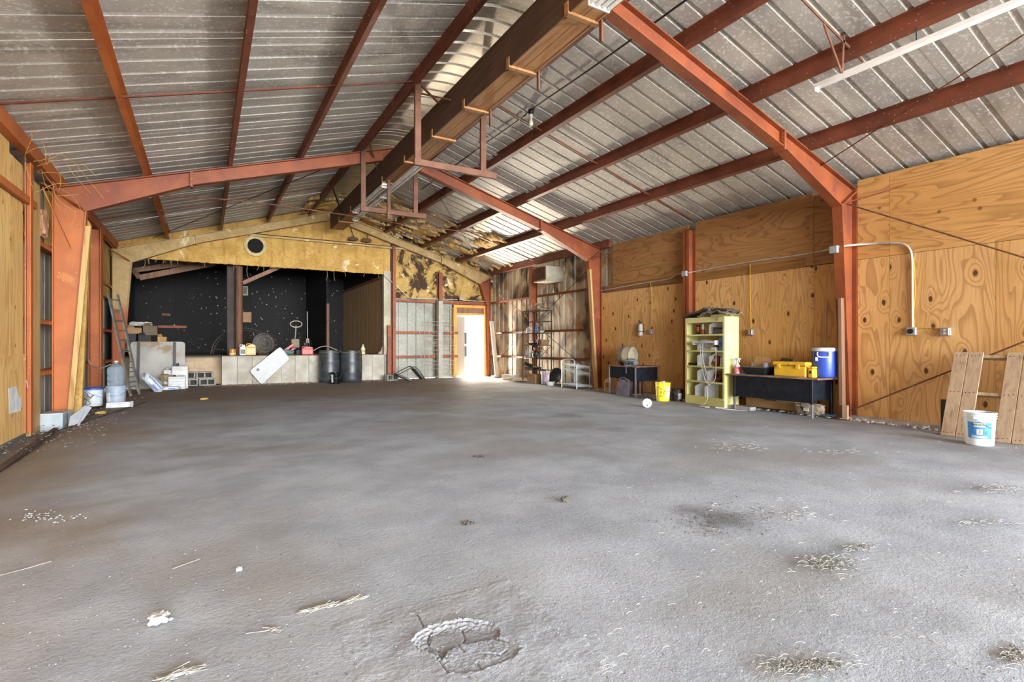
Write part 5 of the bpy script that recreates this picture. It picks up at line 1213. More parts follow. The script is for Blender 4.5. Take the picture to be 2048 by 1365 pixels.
barrel((3.23, 16.50, 0), 'left of the two dark plastic barrels at the stage', .96, .305)
barrel((3.81, 16.25, 0), 'right of the two dark plastic barrels at the stage', .95, .31)
loc = (3.28, 15.9, 0); t = bucket('black_pail', 'small glossy black pail in front of the two barrels', 'bucket', loc, .135, .155, .33, plain('glossy_black', '#101114', .15), ribs=1); wrap(t, rat(.135, .155, .33, .05), 205, 232, .04, .28, offw, r2=rat(.135, .155, .33, .28))
# leaning white table top
t = thing('white_table_top', 'white folding table top leaning cornerwise on the stage front', 'table top', (1.6, 16.72, 0)); pts_ = [onY(u, v, 16.74) for u, v in ((523, 770), (579.5, 718), (560.5, 693.5), (499, 742.5))]
def rounded(ps, k=.12):
    out = []
    for i, b in enumerate(ps):
        a, c = ps[i - 1], ps[(i + 1) % len(ps)]
        for q in (a, c):
            pass
        pa = b + (a - b).normalized() * k * .6; pc = b + (c - b).normalized() * k * .6
        out += [pa, b * .5 + (pa + pc) * .25, pc]
    return out
rp = rounded(pts_, .12); MB().prism([(q.x, q.z) for q in rp], (0, 16.74, 0), (1, 0, 0), (0, .0, 1), (0, .04, 0)).build('top', plain('white_laminate', '#9f9f9b', .4, 0, .05), t, (1.6, 16.72, 0))
cen = sum(pts_, Vector()) / 4; MB().lathe([(0, 0), (.035, .0), (.04, .006), (0, .006)], 16, T(pts_[3] * .55 + pts_[1] * .1 + pts_[0] * .35 + Vector((0, -.008, .14))) @ RX).build('hole', plain('grey_hole', '#77746e', .7), t, (1.6, 16.72, 0))
MB().prism([(q.x, q.z) for q in rounded([cen + (p_ - cen) * .94 for p_ in pts_], .1)], (0, 16.782, 0), (1, 0, 0), (0, 0, 1), (0, .02, 0)).build('dark_underside', blk, t, (1.6, 16.72, 0))
# grey board with two straps
t = thing('grey_table_board', 'large stained grey board with two dark straps standing against the stage', 'board', (-1.15, 16.5, 0)); Yb = 16.45
pa, pb, pc, pd = onY(258, 768, Yb), onY(369.5, 768, Yb), onY(369.5, 684, Yb + .3), onY(258, 684, Yb + .3)
wb_ = pb.x - pa.x; hb = pc.z; lean_ = math.atan2(.30, hb); ML = T((pa.x, Yb, 0)) @ Rm(-math.degrees(lean_), 'X'); L_ = math.hypot(.3, hb)
rp = rounded([Vector((0, 0, 0)), Vector((wb_, 0, 0)), Vector((wb_, 0, L_)), Vector((0, 0, L_))], .14)
m = MB().prism([(q.x, q.z) for q in rp], (0, 0, 0), (1, 0, 0), (0, 0, 1), (0, .03, 0)); m.v = [tuple(ML @ Vector(q)) for q in m.v]
m.build('board', gen('peeling_grey_white', '#a5a198', '#8e8b83', 2, .7, 0, .2, 20, stain='#8a7358', st_sc=1.8, st=(.56, .64)), t, (-1.15, 16.5, 0))
for f_ in (.145, .80): MB().bbox(wb_ * f_ - .035, wb_ * f_ + .035, -.008, -.001, .02, L_ - .01, .002, ML).build('strap', plain('dark_grey_strap', '#46474b', .6), t, (-1.15, 16.5, 0))
# concrete blocks
cmu = gen('grey_cement_block', '#94918a', '#7c7972', 8, .95, 0, .5, 60)
coreshade = plain('block_core_shade', '#3d3934', .95)  # dark backing colour stands for the shade inside the block cores
def block(loc, rz, label, end=False, mat=cmu):
    t = thing('concrete_block', label, 'concrete block', loc, R(rz)); L2, D2, Hh = .197, .097, .19
    m = MB()
    if end: xs_ = None
    # two cores run along local y (block lying on its side, cores face the viewer)
    bars = [(-L2, -L2 + .035), (-.018, .018), (L2 - .035, L2)]
    for a, b in bars: m.box(a, b, -D2, D2, 0, Hh)
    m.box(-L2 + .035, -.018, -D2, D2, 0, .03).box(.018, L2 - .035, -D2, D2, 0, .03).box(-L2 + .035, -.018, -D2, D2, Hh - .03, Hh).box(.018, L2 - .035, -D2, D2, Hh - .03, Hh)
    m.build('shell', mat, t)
    MB().box(-L2 + .035, -.018, D2 - .03, D2 - .02, .03, Hh - .03).box(.018, L2 - .035, D2 - .03, D2 - .02, .03, Hh - .03).build('core_shade', coreshade, t); return t
bx = onY(400, 760, 17.2)
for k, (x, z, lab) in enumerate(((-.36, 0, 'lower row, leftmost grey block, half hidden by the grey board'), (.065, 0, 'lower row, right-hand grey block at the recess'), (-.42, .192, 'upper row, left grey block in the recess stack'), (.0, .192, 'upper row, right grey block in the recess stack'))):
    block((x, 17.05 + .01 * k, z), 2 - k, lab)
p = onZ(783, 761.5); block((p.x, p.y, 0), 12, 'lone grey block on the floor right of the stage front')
# overturned chairs
gs = gen('dusty_green_grey_seat', '#5b5c56', '#43443f', 6, .7, 0, .1, 30)
p = onZ(818, 763); t = thing('overturned_chair', 'overturned dark padded chair on the floor below the wire trellis', 'chair', (p.x, p.y, 0), 0)
MB().bbox(-.23, .23, -.22, .22, -.03, .03, .015, T((-.20, 0, .13)) @ Rm(24, 'Y')).build('seat', gs, t); MB().bbox(-.22, .22, -.20, .20, -.025, .025, .015, T((.30, .05, .22)) @ Rm(48, 'Y')).build('backrest', gs, t)
for y in (-.2, .2): MB().tube(catm([(-.42, y, .22), (-.25, y, .30), (.05, y, .44), (.15, y, .43), (.28, y, .30), (.48, y + .02, .02)], 4), .012, 8).build('frame_tube', dkmetal, t)
MB().tube([(.08, -.2, .44), (.08, .2, .44)], .011, 8).build('cross_tube', dkmetal, t)
# things on stage edge
ZS = .826
def jug(name, label, u, v, h, w_, mat, capm, Y=16.98, cat='jug', spout=False):
    p = onY(u, 700, Y); t = thing(name, label, cat, (p.x, Y, ZS)); 
    MB().bbox(-w_ / 2, w_ / 2, -.07, .07, 0, h * .72, .02).build('body', mat, t)
    m = MB(); m.prism([(-w_ / 2 + .01, 0), (w_ / 2 - .01, 0), (w_ / 2 - .03, h * .2), (0, h * .24), (-w_ / 2 + .05, h * .12)], (0, -.05, h * .70), (1, 0, 0), (0, 0, 1), (0, .10, 0)); m.build('shoulder', mat, t)
    MB().lathe([(.022, h * .86), (.024, h), (0, h + .004)], 12, T((w_ * .18, 0, 0))).build('cap', capm, t)
    MB().tube(catm([(-w_ * .40, 0, h * .72), (-w_ * .40, 0, h * .95), (-w_ * .05, 0, h * .98), (w_ * .05, 0, h * .88)], 4), .013, 8).build('handle', mat, t); return t
jug('fuel_can', 'red plastic fuel can on the stage edge left of the barrels', 614.5, 0, .25, .33, plain('faded_red_plastic', '#bf4a42', .45), blk, cat='fuel can')
t = jug('amber_jug', 'amber yellow plastic jug on the stage edge beside the post', 501.5, 0, .33, .27, plain('amber_yellow_plastic', '#d99a3a', .4), plain('dull_yellow_cap', '#c9a05a', .5)); 
t = jug('white_jug', 'white jug with dark label on the stage edge next to the amber jug', 485.5, 0, .30, .17, white, white); MB().bbox(-.06, .06, -.072, -.07, .04, .17, .001).build('label', plain('dark_label', '#5b5752', .5), t)
p = onY(465, 700, 17.0); t = thing('amber_can', 'round amber-brown tin on the stage edge left of the post', 'can', (p.x, 17.0, ZS)); MB().lathe([(0, 0), (.085, 0), (.088, .01), (.088, .17), (.085, .18), (0, .178)], 22).build('tin', gen('amber_tin', '#c98a2e', '#8f5a22', 14, .35), t); MB().lathe([(.0885, .02), (.0885, .06)], 22).build('pale_band', plain('pale_band_two', '#d3b58a', .5), t)
p = onY(726, 700, 17.0); t = thing('cream_bottle', 'cream plastic bottle on the stage edge behind the right barrel', 'bottle', (p.x, 17.0, ZS)); MB().lathe([(0, 0), (.065, 0), (.07, .02), (.07, .17), (.045, .22), (.022, .26), (.02, .28)], 20).build('bottle', plain('cream_plastic', '#d9cfae', .4), t); MB().lathe([(.024, .27), (.024, .305), (0, .31)], 12).build('cap', offw, t); MB().lathe([(.0705, .05), (.0705, .14)], 20).build('label', plain('tan_label', '#b59c68', .5), t)
p = onY(763, 705, 17.05); t = thing('grey_wedge', 'grey bent metal piece standing on the stage edge near the right jamb', 'metal piece', (p.x, 17.05, ZS)); MB().prism([(-.10, 0), (.03, 0), (.05, .04), (.14, .22), (.11, .29), (.03, .26), (-.02, .1), (-.1, .04)], (0, 0, 0), (1, 0, 0), (0, 0, 1), (0, .05, 0)).build('piece', plain('grey_brown_metal', '#8d8173', .6), t)
# posts carrying the header
px = onY(478, 600, 17.35); t = thing('stage_post', 'brown round wooden post in the middle of the stage opening', 'post', (px.x, 17.35, ZS)); MB().lathe([(.105, 0), (.10, .05), (.10, 2.75)], 20).build('post', gen('dark_brown_pole', '#6a4630', '#503322', 5, .7, 0, .2, 20, (4, 4, .5), spots='#a08870'), t); MB().beam((.10, .05, 2.10), (1.15, .1, 2.68), .06, .11).build('knee_brace', postbw, t)
px = onY(462, 600, 17.6); t = thing('stage_post', 'dark narrow post just left of the brown round post on the stage', 'post', (px.x, 17.6, ZS)); MB().bbox(-.11, .11, -.06, .06, 0, 2.85, .01).build('post', gen('dark_post', '#3e2f27', '#2a1f19', 5, .7, .1), t); MB().bbox(-.2, .2, -.1, .1, 2.85, 2.9, .004).build('cap_plate', dkmetal, t)
px = onY(490, 635, 17.5); t = thing('brown_board', 'small brown board fixed beside the stage post', 'board', (px.x, 17.5, onY(490, 645, 17.5).z)); MB().bbox(-.17, .17, -.01, .01, 0, .30, .003).build('board', gen('mid_brown_board', '#8a6844', '#74542f', 5), t); MB().box(-.17, -.15, -.015, -.01, .0, .3).build('edge', postbw, t)
p = onY(479, 591, YD - .05); t = thing('window_unit', 'small pale window air conditioner in the black far wall behind the post', 'air conditioner', (p.x, YD - .03, p.z)); wu = onY(497, 580, YD - .05).x - onY(463, 580, YD - .05).x
MB().bbox(-wu / 2, wu / 2, -.05, .0, 0, .36, .006).build('frame', plain('dusty_cream_frame', '#b5ae9c', .6), t); MB().box(-wu / 2 + .06, .08, -.056, -.05, .05, .31).build('grille', plain('dark_grille', '#3d3a30', .8), t); MB().box(.12, wu / 2 - .04, -.058, -.05, .05, .31).build('control_side', plain('olive_panel', '#77724f', .7), t)
# roof timbers inside the black room
t = thing('ceiling_timber', 'pair of brown timbers under the dark room ceiling at upper left', 'timber', (-.8, 19, 3.4)); off = (-.8, 19, 3.4)
MB().beam(onY(268, 541, 19), onY(408, 523, 19), .12, .14).build('upper_timber', postbw, t, off); MB().beam(onY(279, 556, 18.9), onY(430, 527, 18.9), .12, .16).build('lower_timber', postbw, t, off); MB().beam(onY(268, 541, 19), onY(279, 556, 18.9), .1, .1).build('end_block', postbw, t, off)
t = thing('red_board_strip', 'longer orange-brown board strip on the black far wall', 'board', onY(345, 654, YD - .03)); MB().bbox(-.44, .44, -.015, .0, -.045, .045, .003).build('strip', gen('orange_brown_strip', '#a2603c', '#8a4f30', 8), t)
t = thing('red_board_strip', 'shorter red-brown board scrap on the black far wall above the longer strip', 'board', onY(331, 629.5, YD - .03)); MB().bbox(-.11, .11, -.015, .0, -.045, .045, .003).build('strip', gen('red_brown_scrap', '#7a3d2a', '#5f2d1e', 8), t)
# wheel hoop and fan
ir = plain('dark_iron_rod', '#4c423a', .5, .4, .3)
p = onY(488, 690, 18.6); t = thing('wheel_hoop', 'large dark iron wheel hoop with spokes behind the stage posts', 'wheel', (p.x, 18.6, ZS)); rr = .82
MB().tube([(rr * math.cos(a_) * 1.1, 0, max(.02, rr * math.sin(a_) * 1.0)) for a_ in [math.pi * j / 28 for j in range(29)]], .016, 6).build('rim', ir, t)
MB().tube([(rr * .92 * math.cos(a_) * 1.1, .03, max(.02, rr * .92 * math.sin(a_))) for a_ in [math.pi * j / 28 for j in range(29)]], .010, 6).build('inner_rim', ir, t)
for k in range(7):
    a_ = math.pi * (k + .5) / 7; MB().tube([(0.05 * math.cos(a_), 0, .05), (rr * 1.08 * math.cos(a_), 0, rr * math.sin(a_))], .009, 5).build('spoke', ir, t)
for k, (ax_, az_, bx_, bz_) in enumerate(((.05, .0, .52, .62), (.25, .62, .45, .12), (.0, .12, .95, .3))): MB().beam((ax_, -.06, az_ + .05), (bx_, -.08, bz_), .03, .06, (0, 1, 0)).build('loose_lath', gen('grey_brown_lath', '#6d5d4c', '#51443a', 9), t)
p = onY(530, 690, 18.2); t = thing('round_cage', 'dark round wire fan cage right of the big wheel hoop', 'fan', (p.x, 18.2, ZS)); Mc = T((0, 0, .33)) @ Rm(15, 'Z') @ RX
for r_ in (.10, .2, .30, .36): MB().tube([Mc @ Vector((r_ * math.cos(a_), r_ * math.sin(a_), .03 * math.cos(r_ * 4))) for a_ in [2 * math.pi * j / 24 for j in range(24)]], .006 if r_ < .35 else .012, 5, True).build('cage_ring', ir, t)
m = MB()
for k in range(14): a_ = 2 * math.pi * k / 14; m.tube([Mc @ Vector((.03 * math.cos(a_), .03 * math.sin(a_), .05)), Mc @ Vector((.36 * math.cos(a_), .36 * math.sin(a_), 0))], .005, 4)
m.build('cage_spokes', ir, t); MB().bbox(-.12, .12, -.10, .10, 0, .02, .004).build('foot', ir, t); MB().lathe([(0, .09), (.34, .0), (.34, -.005), (0, .08)], 24, Mc @ T((0, 0, -.12))).build('back_disc', gen('dusty_disc', '#5d554b', '#443d35', 5), t)
p = onY(513, 700, 18.0); t = thing('grey_basin', 'grey upturned basin among the iron hoops on the stage', 'basin', (p.x - .45, 17.9, ZS)); MB().lathe([(.20, 0), (.21, .01), (.19, .12), (.14, .22), (.05, .26), (0, .265)], 24).build('basin', gen('dull_zinc', '#7f776b', '#655e54', 5, .5, .3), t); MB().lathe([(.205, 0), (.22, .005), (.205, .015)], 24).build('rim', steel, t)
# pallet truck and tools
p = onY(590, 700, 17.7); t = thing('pallet_truck', 'red and grey pallet truck with loop handle standing on the stage', 'pallet truck', (p.x, 17.7, ZS), 0); redp = plain('red_enamel', '#a23a30', .45)
MB().bbox(-.12, .12, -.10, .10, .20, .48, .02).build('hydraulic_body', gen('grey_body', '#877a66', '#6c604f', 6), t); MB().tube([(0, 0, .45), (.03, -.02, .90)], .018, 8).build('stem', plain('grey_stem', '#8d8474', .5), t)
MB().tube([(.03 + .17 * math.cos(a_), -.03, .94 + .10 * math.sin(a_)) for a_ in [2 * math.pi * j / 20 for j in range(20)]], .016, 8, True).build('loop_handle', plain('grey_loop', '#a09684', .5), t)
MB().bbox(-.5, .0, -.16, -.06, -.04, .04, .01, T((-.05, -.05, .33)) @ Rm(-38, 'Y')).build('fork', redp, t); MB().bbox(-.45, .05, .06, .16, -.04, .04, .01, T((.05, -.05, .25)) @ Rm(-40, 'Y')).build('fork', redp, t)
for x in (-.1, .1): MB().lathe([(0, -.03), (.07, -.03), (.075, 0), (.07, .03), (0, .03)], 16, T((x, 0, .075)) @ RX).build('wheel', blk, t)
p = onY(615, 690, 18.3); t = thing('cable_bundle', 'dark bundle of cables hanging from a white cord over the stage', 'cables', (p.x, 18.3, 1.25)); m = MB(); rnd = random.Random(8)
MB().tube([(0, 0, 0), (-.01, 0, .95)], .010, 6).build('cord', offw, t); MB().bbox(-.05, .05, -.04, .04, -.08, .08, .01).build('plug_box', plain('olive_grey_box', '#7f7c6d', .6), t)
for k in range(9): m.tube(catm([(0, 0, .05), (rnd.uniform(-.1, .16), rnd.uniform(-.1, .1), -.12), (rnd.uniform(-.14, .2), 0, -.26), (rnd.uniform(-.1, .1), 0, -.4)], 4), .010, 5)
m.build('cables', blk, t)
cable('bent_pipe', [onY(625, 703, 17.2), onY(640, 695, 17.3), onY(655, 693, 17.4), onY(672, 700, 17.6), onY(690, 705, 18)], .012, plain('pale_hose', '#a59f92', .5), 'pale hose arching over the stage floor behind the barrels', 'hose')
t = thing('teal_sheet', 'crumpled teal sheet on the stage left of the red pallet truck', 'sheet', (onY(567, 700, 17.4).x, 17.4, ZS)); crumple(.22, .14, .07, 7.7, 8, .4).build('sheet', plain('faded_teal', '#5e7f86', .6), t)
m = MB(); rnd = random.Random(15)
for k in range(160):
    x, y = rnd.uniform(1.5, 4.6), rnd.uniform(17.15, 18.6); lump(m, (x, y, ZS), rnd.uniform(.015, .05), rnd, rnd.uniform(1, 2.5))
tag(m.build('stage_debris', gen('brown_debris', '#5c4534', '#3d2d22', 12, .9)), 'scattered brown debris over the stage floor', 'debris', None, 'stuff')
# boxes at left of stage
def crate(label, u0, u1, v0, v1, Y, dep, mat, name='cardboard_box', rz=0, z0=None):
    a, b = onY(u0, v1, Y), onY(u1, v0, Y); z0 = max(ZS, a.z) if z0 is None else z0; t = thing(name, label, 'box', ((a.x + b.x) / 2, Y + dep / 2, z0), R(rz)); w_ = (b.x - a.x) / 2; h_ = b.z - z0
    MB().bbox(-w_, w_, -dep / 2, dep / 2, 0, h_, .006).build('box', mat, t); MB().prism([(-w_, 0), (w_ * .2, 0), (-w_ * .1, .12), (-w_ * .8, .10)], (0, -dep / 2 + .01, h_ - .004), (1, 0, 0), (0, -.5, .7), (0, .004, 0)).build('flap', mat, t); return t
crate('dark blue-grey box at the bottom left of the stage pile', 249, 272, 668, 690, 18.2, .5, plain('dark_blue_box', '#2f3238', .7))
crate('dark opened box beside the blue-grey one in the stage pile', 274, 300, 671, 690, 18.1, .5, plain('dark_box', '#33302c', .8), rz=6)
crate('wide brown carton on top of the blue-grey box', 250, 283, 656, 668, 18.15, .5, cardb, z0=onY(260, 668, 18.15).z)
crate('large olive-brown carton tilted over the stage pile', 283, 312, 652, 671, 18.2, .5, gen('olive_card', '#6a5a3c', '#574a30', 4), rz=8, z0=onY(290, 671, 18.2).z)
crate('small tan carton at the right end of the stage pile', 315, 333, 674, 690, 18.0, .4, gen('tan_card', '#b98c52', '#9c7440', 4))
t = thing('white_papers', 'white crumpled papers lying on the stage pile', 'papers', onY(282, 653, 18.35)); crumple(.24, .12, .06, 4.4, 8, .5).build('papers', offw, t)
for k, (u, dx, lab) in enumerate(((255, -.28, 'leftmost grey plank leaning over the stage pile'), (261, -.22, 'second grey plank leaning over the stage pile'))):
    p = onY(u, 690, 18.5); t = thing('leaning_plank', lab, 'plank', (p.x, 18.5, ZS)); MB().beam((.1, 0, 0), (dx * .6 - .02, .25, .90), .14, .03, (0, 1, 0)).build('plank', postbw, t); MB().beam((.13, -.04, .35), (.02, .02, .62), .03, .02, (0, 1, 0)).build('cleat', postbw, t)

# ================================================================ left foreground group
t = thing('extension_ladder', 'grey aluminium extension ladder leaning by the left wall post', 'ladder', (-1.40, 14.3, 0)); alu = gen('dusty_aluminium', '#8d867a', '#6c665b', 6, .5, .3, .1, 30)
b0, t0_ = Vector((0, 0, 0)), Vector((-.36, .10, 1.98)); off2 = Vector((.12, .40, 0))
for s_ in (0, 1):
    sh_ = Vector((-.0, -.035, 0)) * s_ * 2 + (Vector((-.0, 0, .30)) if s_ else Vector()) * 0
    up_ = Vector((0, 0, 0)); a, b = b0 + sh_, t0_ + sh_
    if s_: a, b = a + (t0_ - b0) * .04, b + (t0_ - b0) * .14
    for o_ in (Vector(), off2): MB().beam(a + o_, b + o_, .03, .065, (.3, .9, 0)).build('rail', alu, t)
    for k in range(1, 10):
        q = a + (b - a) * k / 9.6; MB().tube([q, q + off2], .014, 8).build('rung', alu, t)
loc = (-1.42, 12.2, 0); t = bucket('grey_bucket', 'pale grey bucket standing under the water jug by the left wall', 'bucket', loc, .135, .16, .38, plain('pale_blue_grey_plastic', '#9aa5b2', .35, 0, .08), ribs=2); va = viewdir(loc); wrap(t, rat(.135, .16, .38, .1), va - 75, va - 35, .09, .25, plain('pale_label', '#d9e0e6', .5), r2=rat(.135, .16, .38, .25))
t = thing('water_jug', 'clear empty water cooler jug upright on the pale grey bucket', 'water jug', (-1.42, 12.2, .382)); gl = NT('tinted_clear_plastic')
gl.b.inputs['Transmission Weight'].default_value = .75; gl.b.inputs['IOR'].default_value = 1.1; gl.out(C('#bfd0db'), .08)
MB().lathe([(0, .0), (.125, .0), (.135, .015), (.135, .07), (.127, .085), (.135, .10), (.135, .17), (.127, .185), (.135, .20), (.137, .30), (.125, .335), (.07, .38), (.03, .40), (.028, .44)], 36).build('bottle', gl.m, t); MB().lathe([(.03, .43), (.032, .455), (.0, .46)], 16).build('cap', plain('translucent_cap', '#d0d4d6', .4), t)
loc = (-1.80, 12.45, 0); t = bucket('white_bucket', 'white paint bucket with blue lid beside the pale grey bucket', 'bucket', loc, .15, .17, .33, plain('white_pail_two', '#c9ccd0', .4, 0, .08), lid=plain('blue_lid', '#3f5fb4', .4), ribs=1, rz=70); va = viewdir(loc)
wrap(t, rat(.15, .17, .33, .06), va + 5, va + 38, .05, .22, gen('pink_red_print', '#c4546a', '#d9a0a8', 30, .5, 0, 0), r2=rat(.15, .17, .33, .22)); wrap(t, rat(.15, .17, .33, .06), va - 50, va - 10, .05, .22, gen('grey_blue_print', '#9fb0c4', '#dde3ea', 40, .5, 0, 0), r2=rat(.15, .17, .33, .22), name='text_block')
t = thing('white_tray', 'white flat tray tipped against the pale grey bucket', 'tray', (-1.33, 11.88, 0)); MB().bbox(-.20, .20, -.012, .012, 0, .10, .004, Rm(-38, 'Z') @ Rm(-25, 'X') @ Matrix.Shear('XZ', 4, (0, 0)) if False else Rm(-25, 'X')).build('tray', white, t); MB().bbox(.16, .20, -.03, -.005, .0, .11, .003).build('end_clip', greyp, t)
# bags, jugs at ladder foot
t = thing('cement_bag', 'white and blue plastic sack slumped against the ladder foot', 'sack', (-1.02, 15.3, 0), R(10)); m = crumple(.27, .17, .11, 1.2, 12, .18); Mb = T((-.05, .08, .22)) @ Rm(52, 'Y') @ T((0, 0, -.11)); m.v = [tuple(Mb @ Vector(q)) for q in m.v]; m.build('sack', plain('white_sack_plastic', '#bcc0c6', .35, 0, .06), t)
MB().bbox(-.20, .18, -.155, -.148, .03, .05, .002, T((-.05, .05, .22)) @ Rm(52, 'Y')).bbox(.02, .2, -.16, -.152, -.06, -.02, .002, T((-.05, .05, .22)) @ Rm(52, 'Y')).build('blue_print', plain('blue_print', '#3f66ad', .5), t)
t = thing('flat_sack', 'small white sack with blue print lying flat in front of the stage board', 'sack', (-.80, 15.75, 0)); crumple(.28, .12, .05, 2.6, 8, .15).build('sack', plain('white_sack_two', '#bcc0c6', .35, 0, .06), t); MB().bbox(.02, .16, -.135, -.12, .03, .06, .003).build('blue_print', plain('blue_print_two', '#5a86c0', .5), t)
brp = gen('brown_printed_paper', '#8f7a58', '#6d5a40', 9, .8, 0, .2, 20)
t = thing('paper_sack', 'upper brown paper sack leaning on the grey board', 'sack', (-.76, 16.15, .12), R(8)); m = crumple(.26, .13, .09, 6.1, 10, .2); Mb = T((0, 0, .05)) @ Rm(18, 'Y'); m.v = [tuple(Mb @ Vector(q)) for q in m.v]; m.build('sack', brp, t); MB().bbox(-.10, .14, -.15, -.13, .07, .15, .004, Rm(18, 'Y')).build('pale_label', greyw, t)
t = thing('paper_sack', 'lower brown paper sack under the leaning one', 'sack', (-.90, 16.05, .0), R(-5)); crumple(.26, .14, .06, 9.3, 10, .2).build('sack', brp, t); MB().bbox(-.2, .1, -.155, -.135, .03, .06, .003).build('pale_stripe', greyw, t)
def boxjug(name, label, loc, w_, h_, d_=.14, capc=blk):
    t = thing(name, label, 'canister', loc); MB().bbox(-w_ / 2, w_ / 2, -d_ / 2, d_ / 2, 0, h_ * .88, .012).build('body', offw, t); MB().bbox(-w_ / 2 + .03, w_ / 2 - .03, -d_ / 2 - .003, -d_ / 2, .06, h_ * .7, .002).build('label', plain('white_label', '#c9c9c6', .5), t)
    MB().lathe([(.03, h_ * .87), (.03, h_ * .98), (0, h_)], 14, T((-w_ * .15, 0, 0))).build('cap', capc, t); MB().tube(catm([(.0, 0, h_ * .88), (.02, 0, h_ * .96), (w_ * .4, 0, h_ * .96), (w_ * .42, 0, h_ * .86)], 3), .008, 6).build('handle', offw, t)
    for z in (.35, .5): MB().box(-w_ / 2 + .04, w_ / 2 - .05, -d_ / 2 - .0045, -d_ / 2 - .003, h_ * z, h_ * z + .012).build('print_line', greyp, t)
    return t
pj = onZ(354, 779); boxjug('white_canister', 'front white rectangular canister at the corner of the grey board', (pj.x, pj.y, 0), .38, .37); boxjug('white_canister', 'rear taller white canister with black cap against the grey board', (pj.x + .06, pj.y + .20, 0), .36, .66)
boxjug('white_canister', 'left clouded canister half hidden behind the taller one', (pj.x - .20, pj.y + .34, 0), .2, .55, .14, greyp)
# white box near frame
t = thing('white_box', 'long white box with dark strap at the foot of the middle frame', 'box', (-1.86, 9.98, -.09), R(-6)); MB().bbox(-.13, .13, -.20, .20, 0, .24, .006).build('box', plain('bluish_white_box', '#a9b3b8', .5, 0, .08), t); MB().bbox(-.134, .134, -.03, -.01, 0, .245, .002).build('strap', plain('navy_strap', '#2c3650', .6), t); MB().bbox(-.135, .135, -.205, .205, .235, .255, .004).build('lid', plain('box_lid', '#bcc9cc', .5), t)
t = thing('grey_bracket', 'bent grey metal plate leaning on the white box', 'bracket', (-1.66, 9.55, -.03)); MB().prism([(0, 0), (.14, .08), (.24, .26), (.17, .30), (.02, .16)], (0, 0, 0), (1, .6, 0), (0, 0, 1), (.01, -.01, 0)).build('plate', greyp, t); MB().beam((.10, .05, .0), (.17, .10, .24), .03, .02).build('fold', greyp, t)
# tan timbers on the left wall
def stand(label, Y0, Y1, x, z1, mat, th=.045, name='wall_timber', z0=-.08):
    t = thing(name, label, 'timber', (x, (Y0 + Y1) / 2, z0)); MB().bbox(x, x + th, Y0, Y1, z0, z1, .004).build('timber', mat, t, (x, (Y0 + Y1) / 2, z0)); return t
t = stand('broad tan timber standing between left plywood and middle frame', 9.32, 9.80, XL - .02, 3.36, postw, .05)
t = thing('torn_paper', 'torn white paper stuck on the left plywood', 'paper', (XL + .023, 8.7, .4)); pl = [onX(u, v, XL + .022) for u, v in ((17, 777), (33, 773), (36, 790), (42, 798), (42, 822), (19, 828))]
MB().prism([(q.y, q.z) for q in pl], (XL + .021, 0, 0), (0, 1, 0), (0, 0, 1), (.002, 0, 0)).build('sheet', gen('white_grey_paper', '#d9dbdc', '#b9bdc0', 6, .7), t, (XL + .023, 8.7, .4))
t = thing('insulation_roll', 'lump of pink-tan insulation stuffed above the girt by the left frame', 'insulation', (XL - .08, 10.2, 2.72)); crumple(.10, .22, .19, 2.2, 10, .4).build('insulation', gen('pink_insulation', '#c99a78', '#a8774f', 8, .9, 0, .6, 20), t)
cable('bent_pipe', [onY(177, 720, 12.9), onY(184, 732, 12.9), onY(200, 737, 12.6), onY(222, 729, 12.4)], .012, plain('grey_pipe', '#9a948b', .5), 'grey bent pipe sticking out behind the water jug', 'pipe')
cable('thin_wire', [onX(52, 760, XL + .03), onX(60, 790, XL + .05), onX(66, 813, XL + .05)], .005, plain('white_wire', '#cfc6b2', .6), 'thin pale wire hanging on the tan timber', 'wire')
t = thing('vine_heap', 'dry vines tangled behind the white bucket', 'vines', (-1.9, 12.2, 0)); m = MB(); rnd = random.Random(19)
for k in range(12): m.tube(catm([(rnd.uniform(-.1, .15), rnd.uniform(-.7, .5), rnd.uniform(.0, .3)) for _ in range(4)], 4), .005, 4)
m.build('vines', plain('dry_vine', '#8b7350', .8), t)['kind'] = 'stuff'
# slab edge and joints at the left
fl = bpy.data.objects['floor']
m = MB(); pts_ = [onZ(u, v) for u, v in ((-40, 958), (0, 936), (45, 903), (92, 870), (112, 856))]
m = MB()
for a, b in zip(pts_, pts_[1:]): m.beam(a + Vector((0, 0, -.02)), b + Vector((0, 0, -.02)), .05, .045)
m.build('slab_edge', gen('dark_rusty_edge', '#4f3a2b', '#352a22', 9, .9), fl)
a, b = onZ(92, 870), onZ(292, 804.5); MB().beam(a + Vector((0, 0, .001)), b + Vector((0, 0, .001)), .022, .012).build('slab_joint', gen('dark_joint', '#3b332c', '#2a2420', 9, .9), fl)
a, b = onZ(120, 838), onZ(185, 813); MB().beam(a, b, .02, .012).build('slab_joint', gen('dark_joint_two', '#3b332c', '#2a2420', 9, .9), fl)

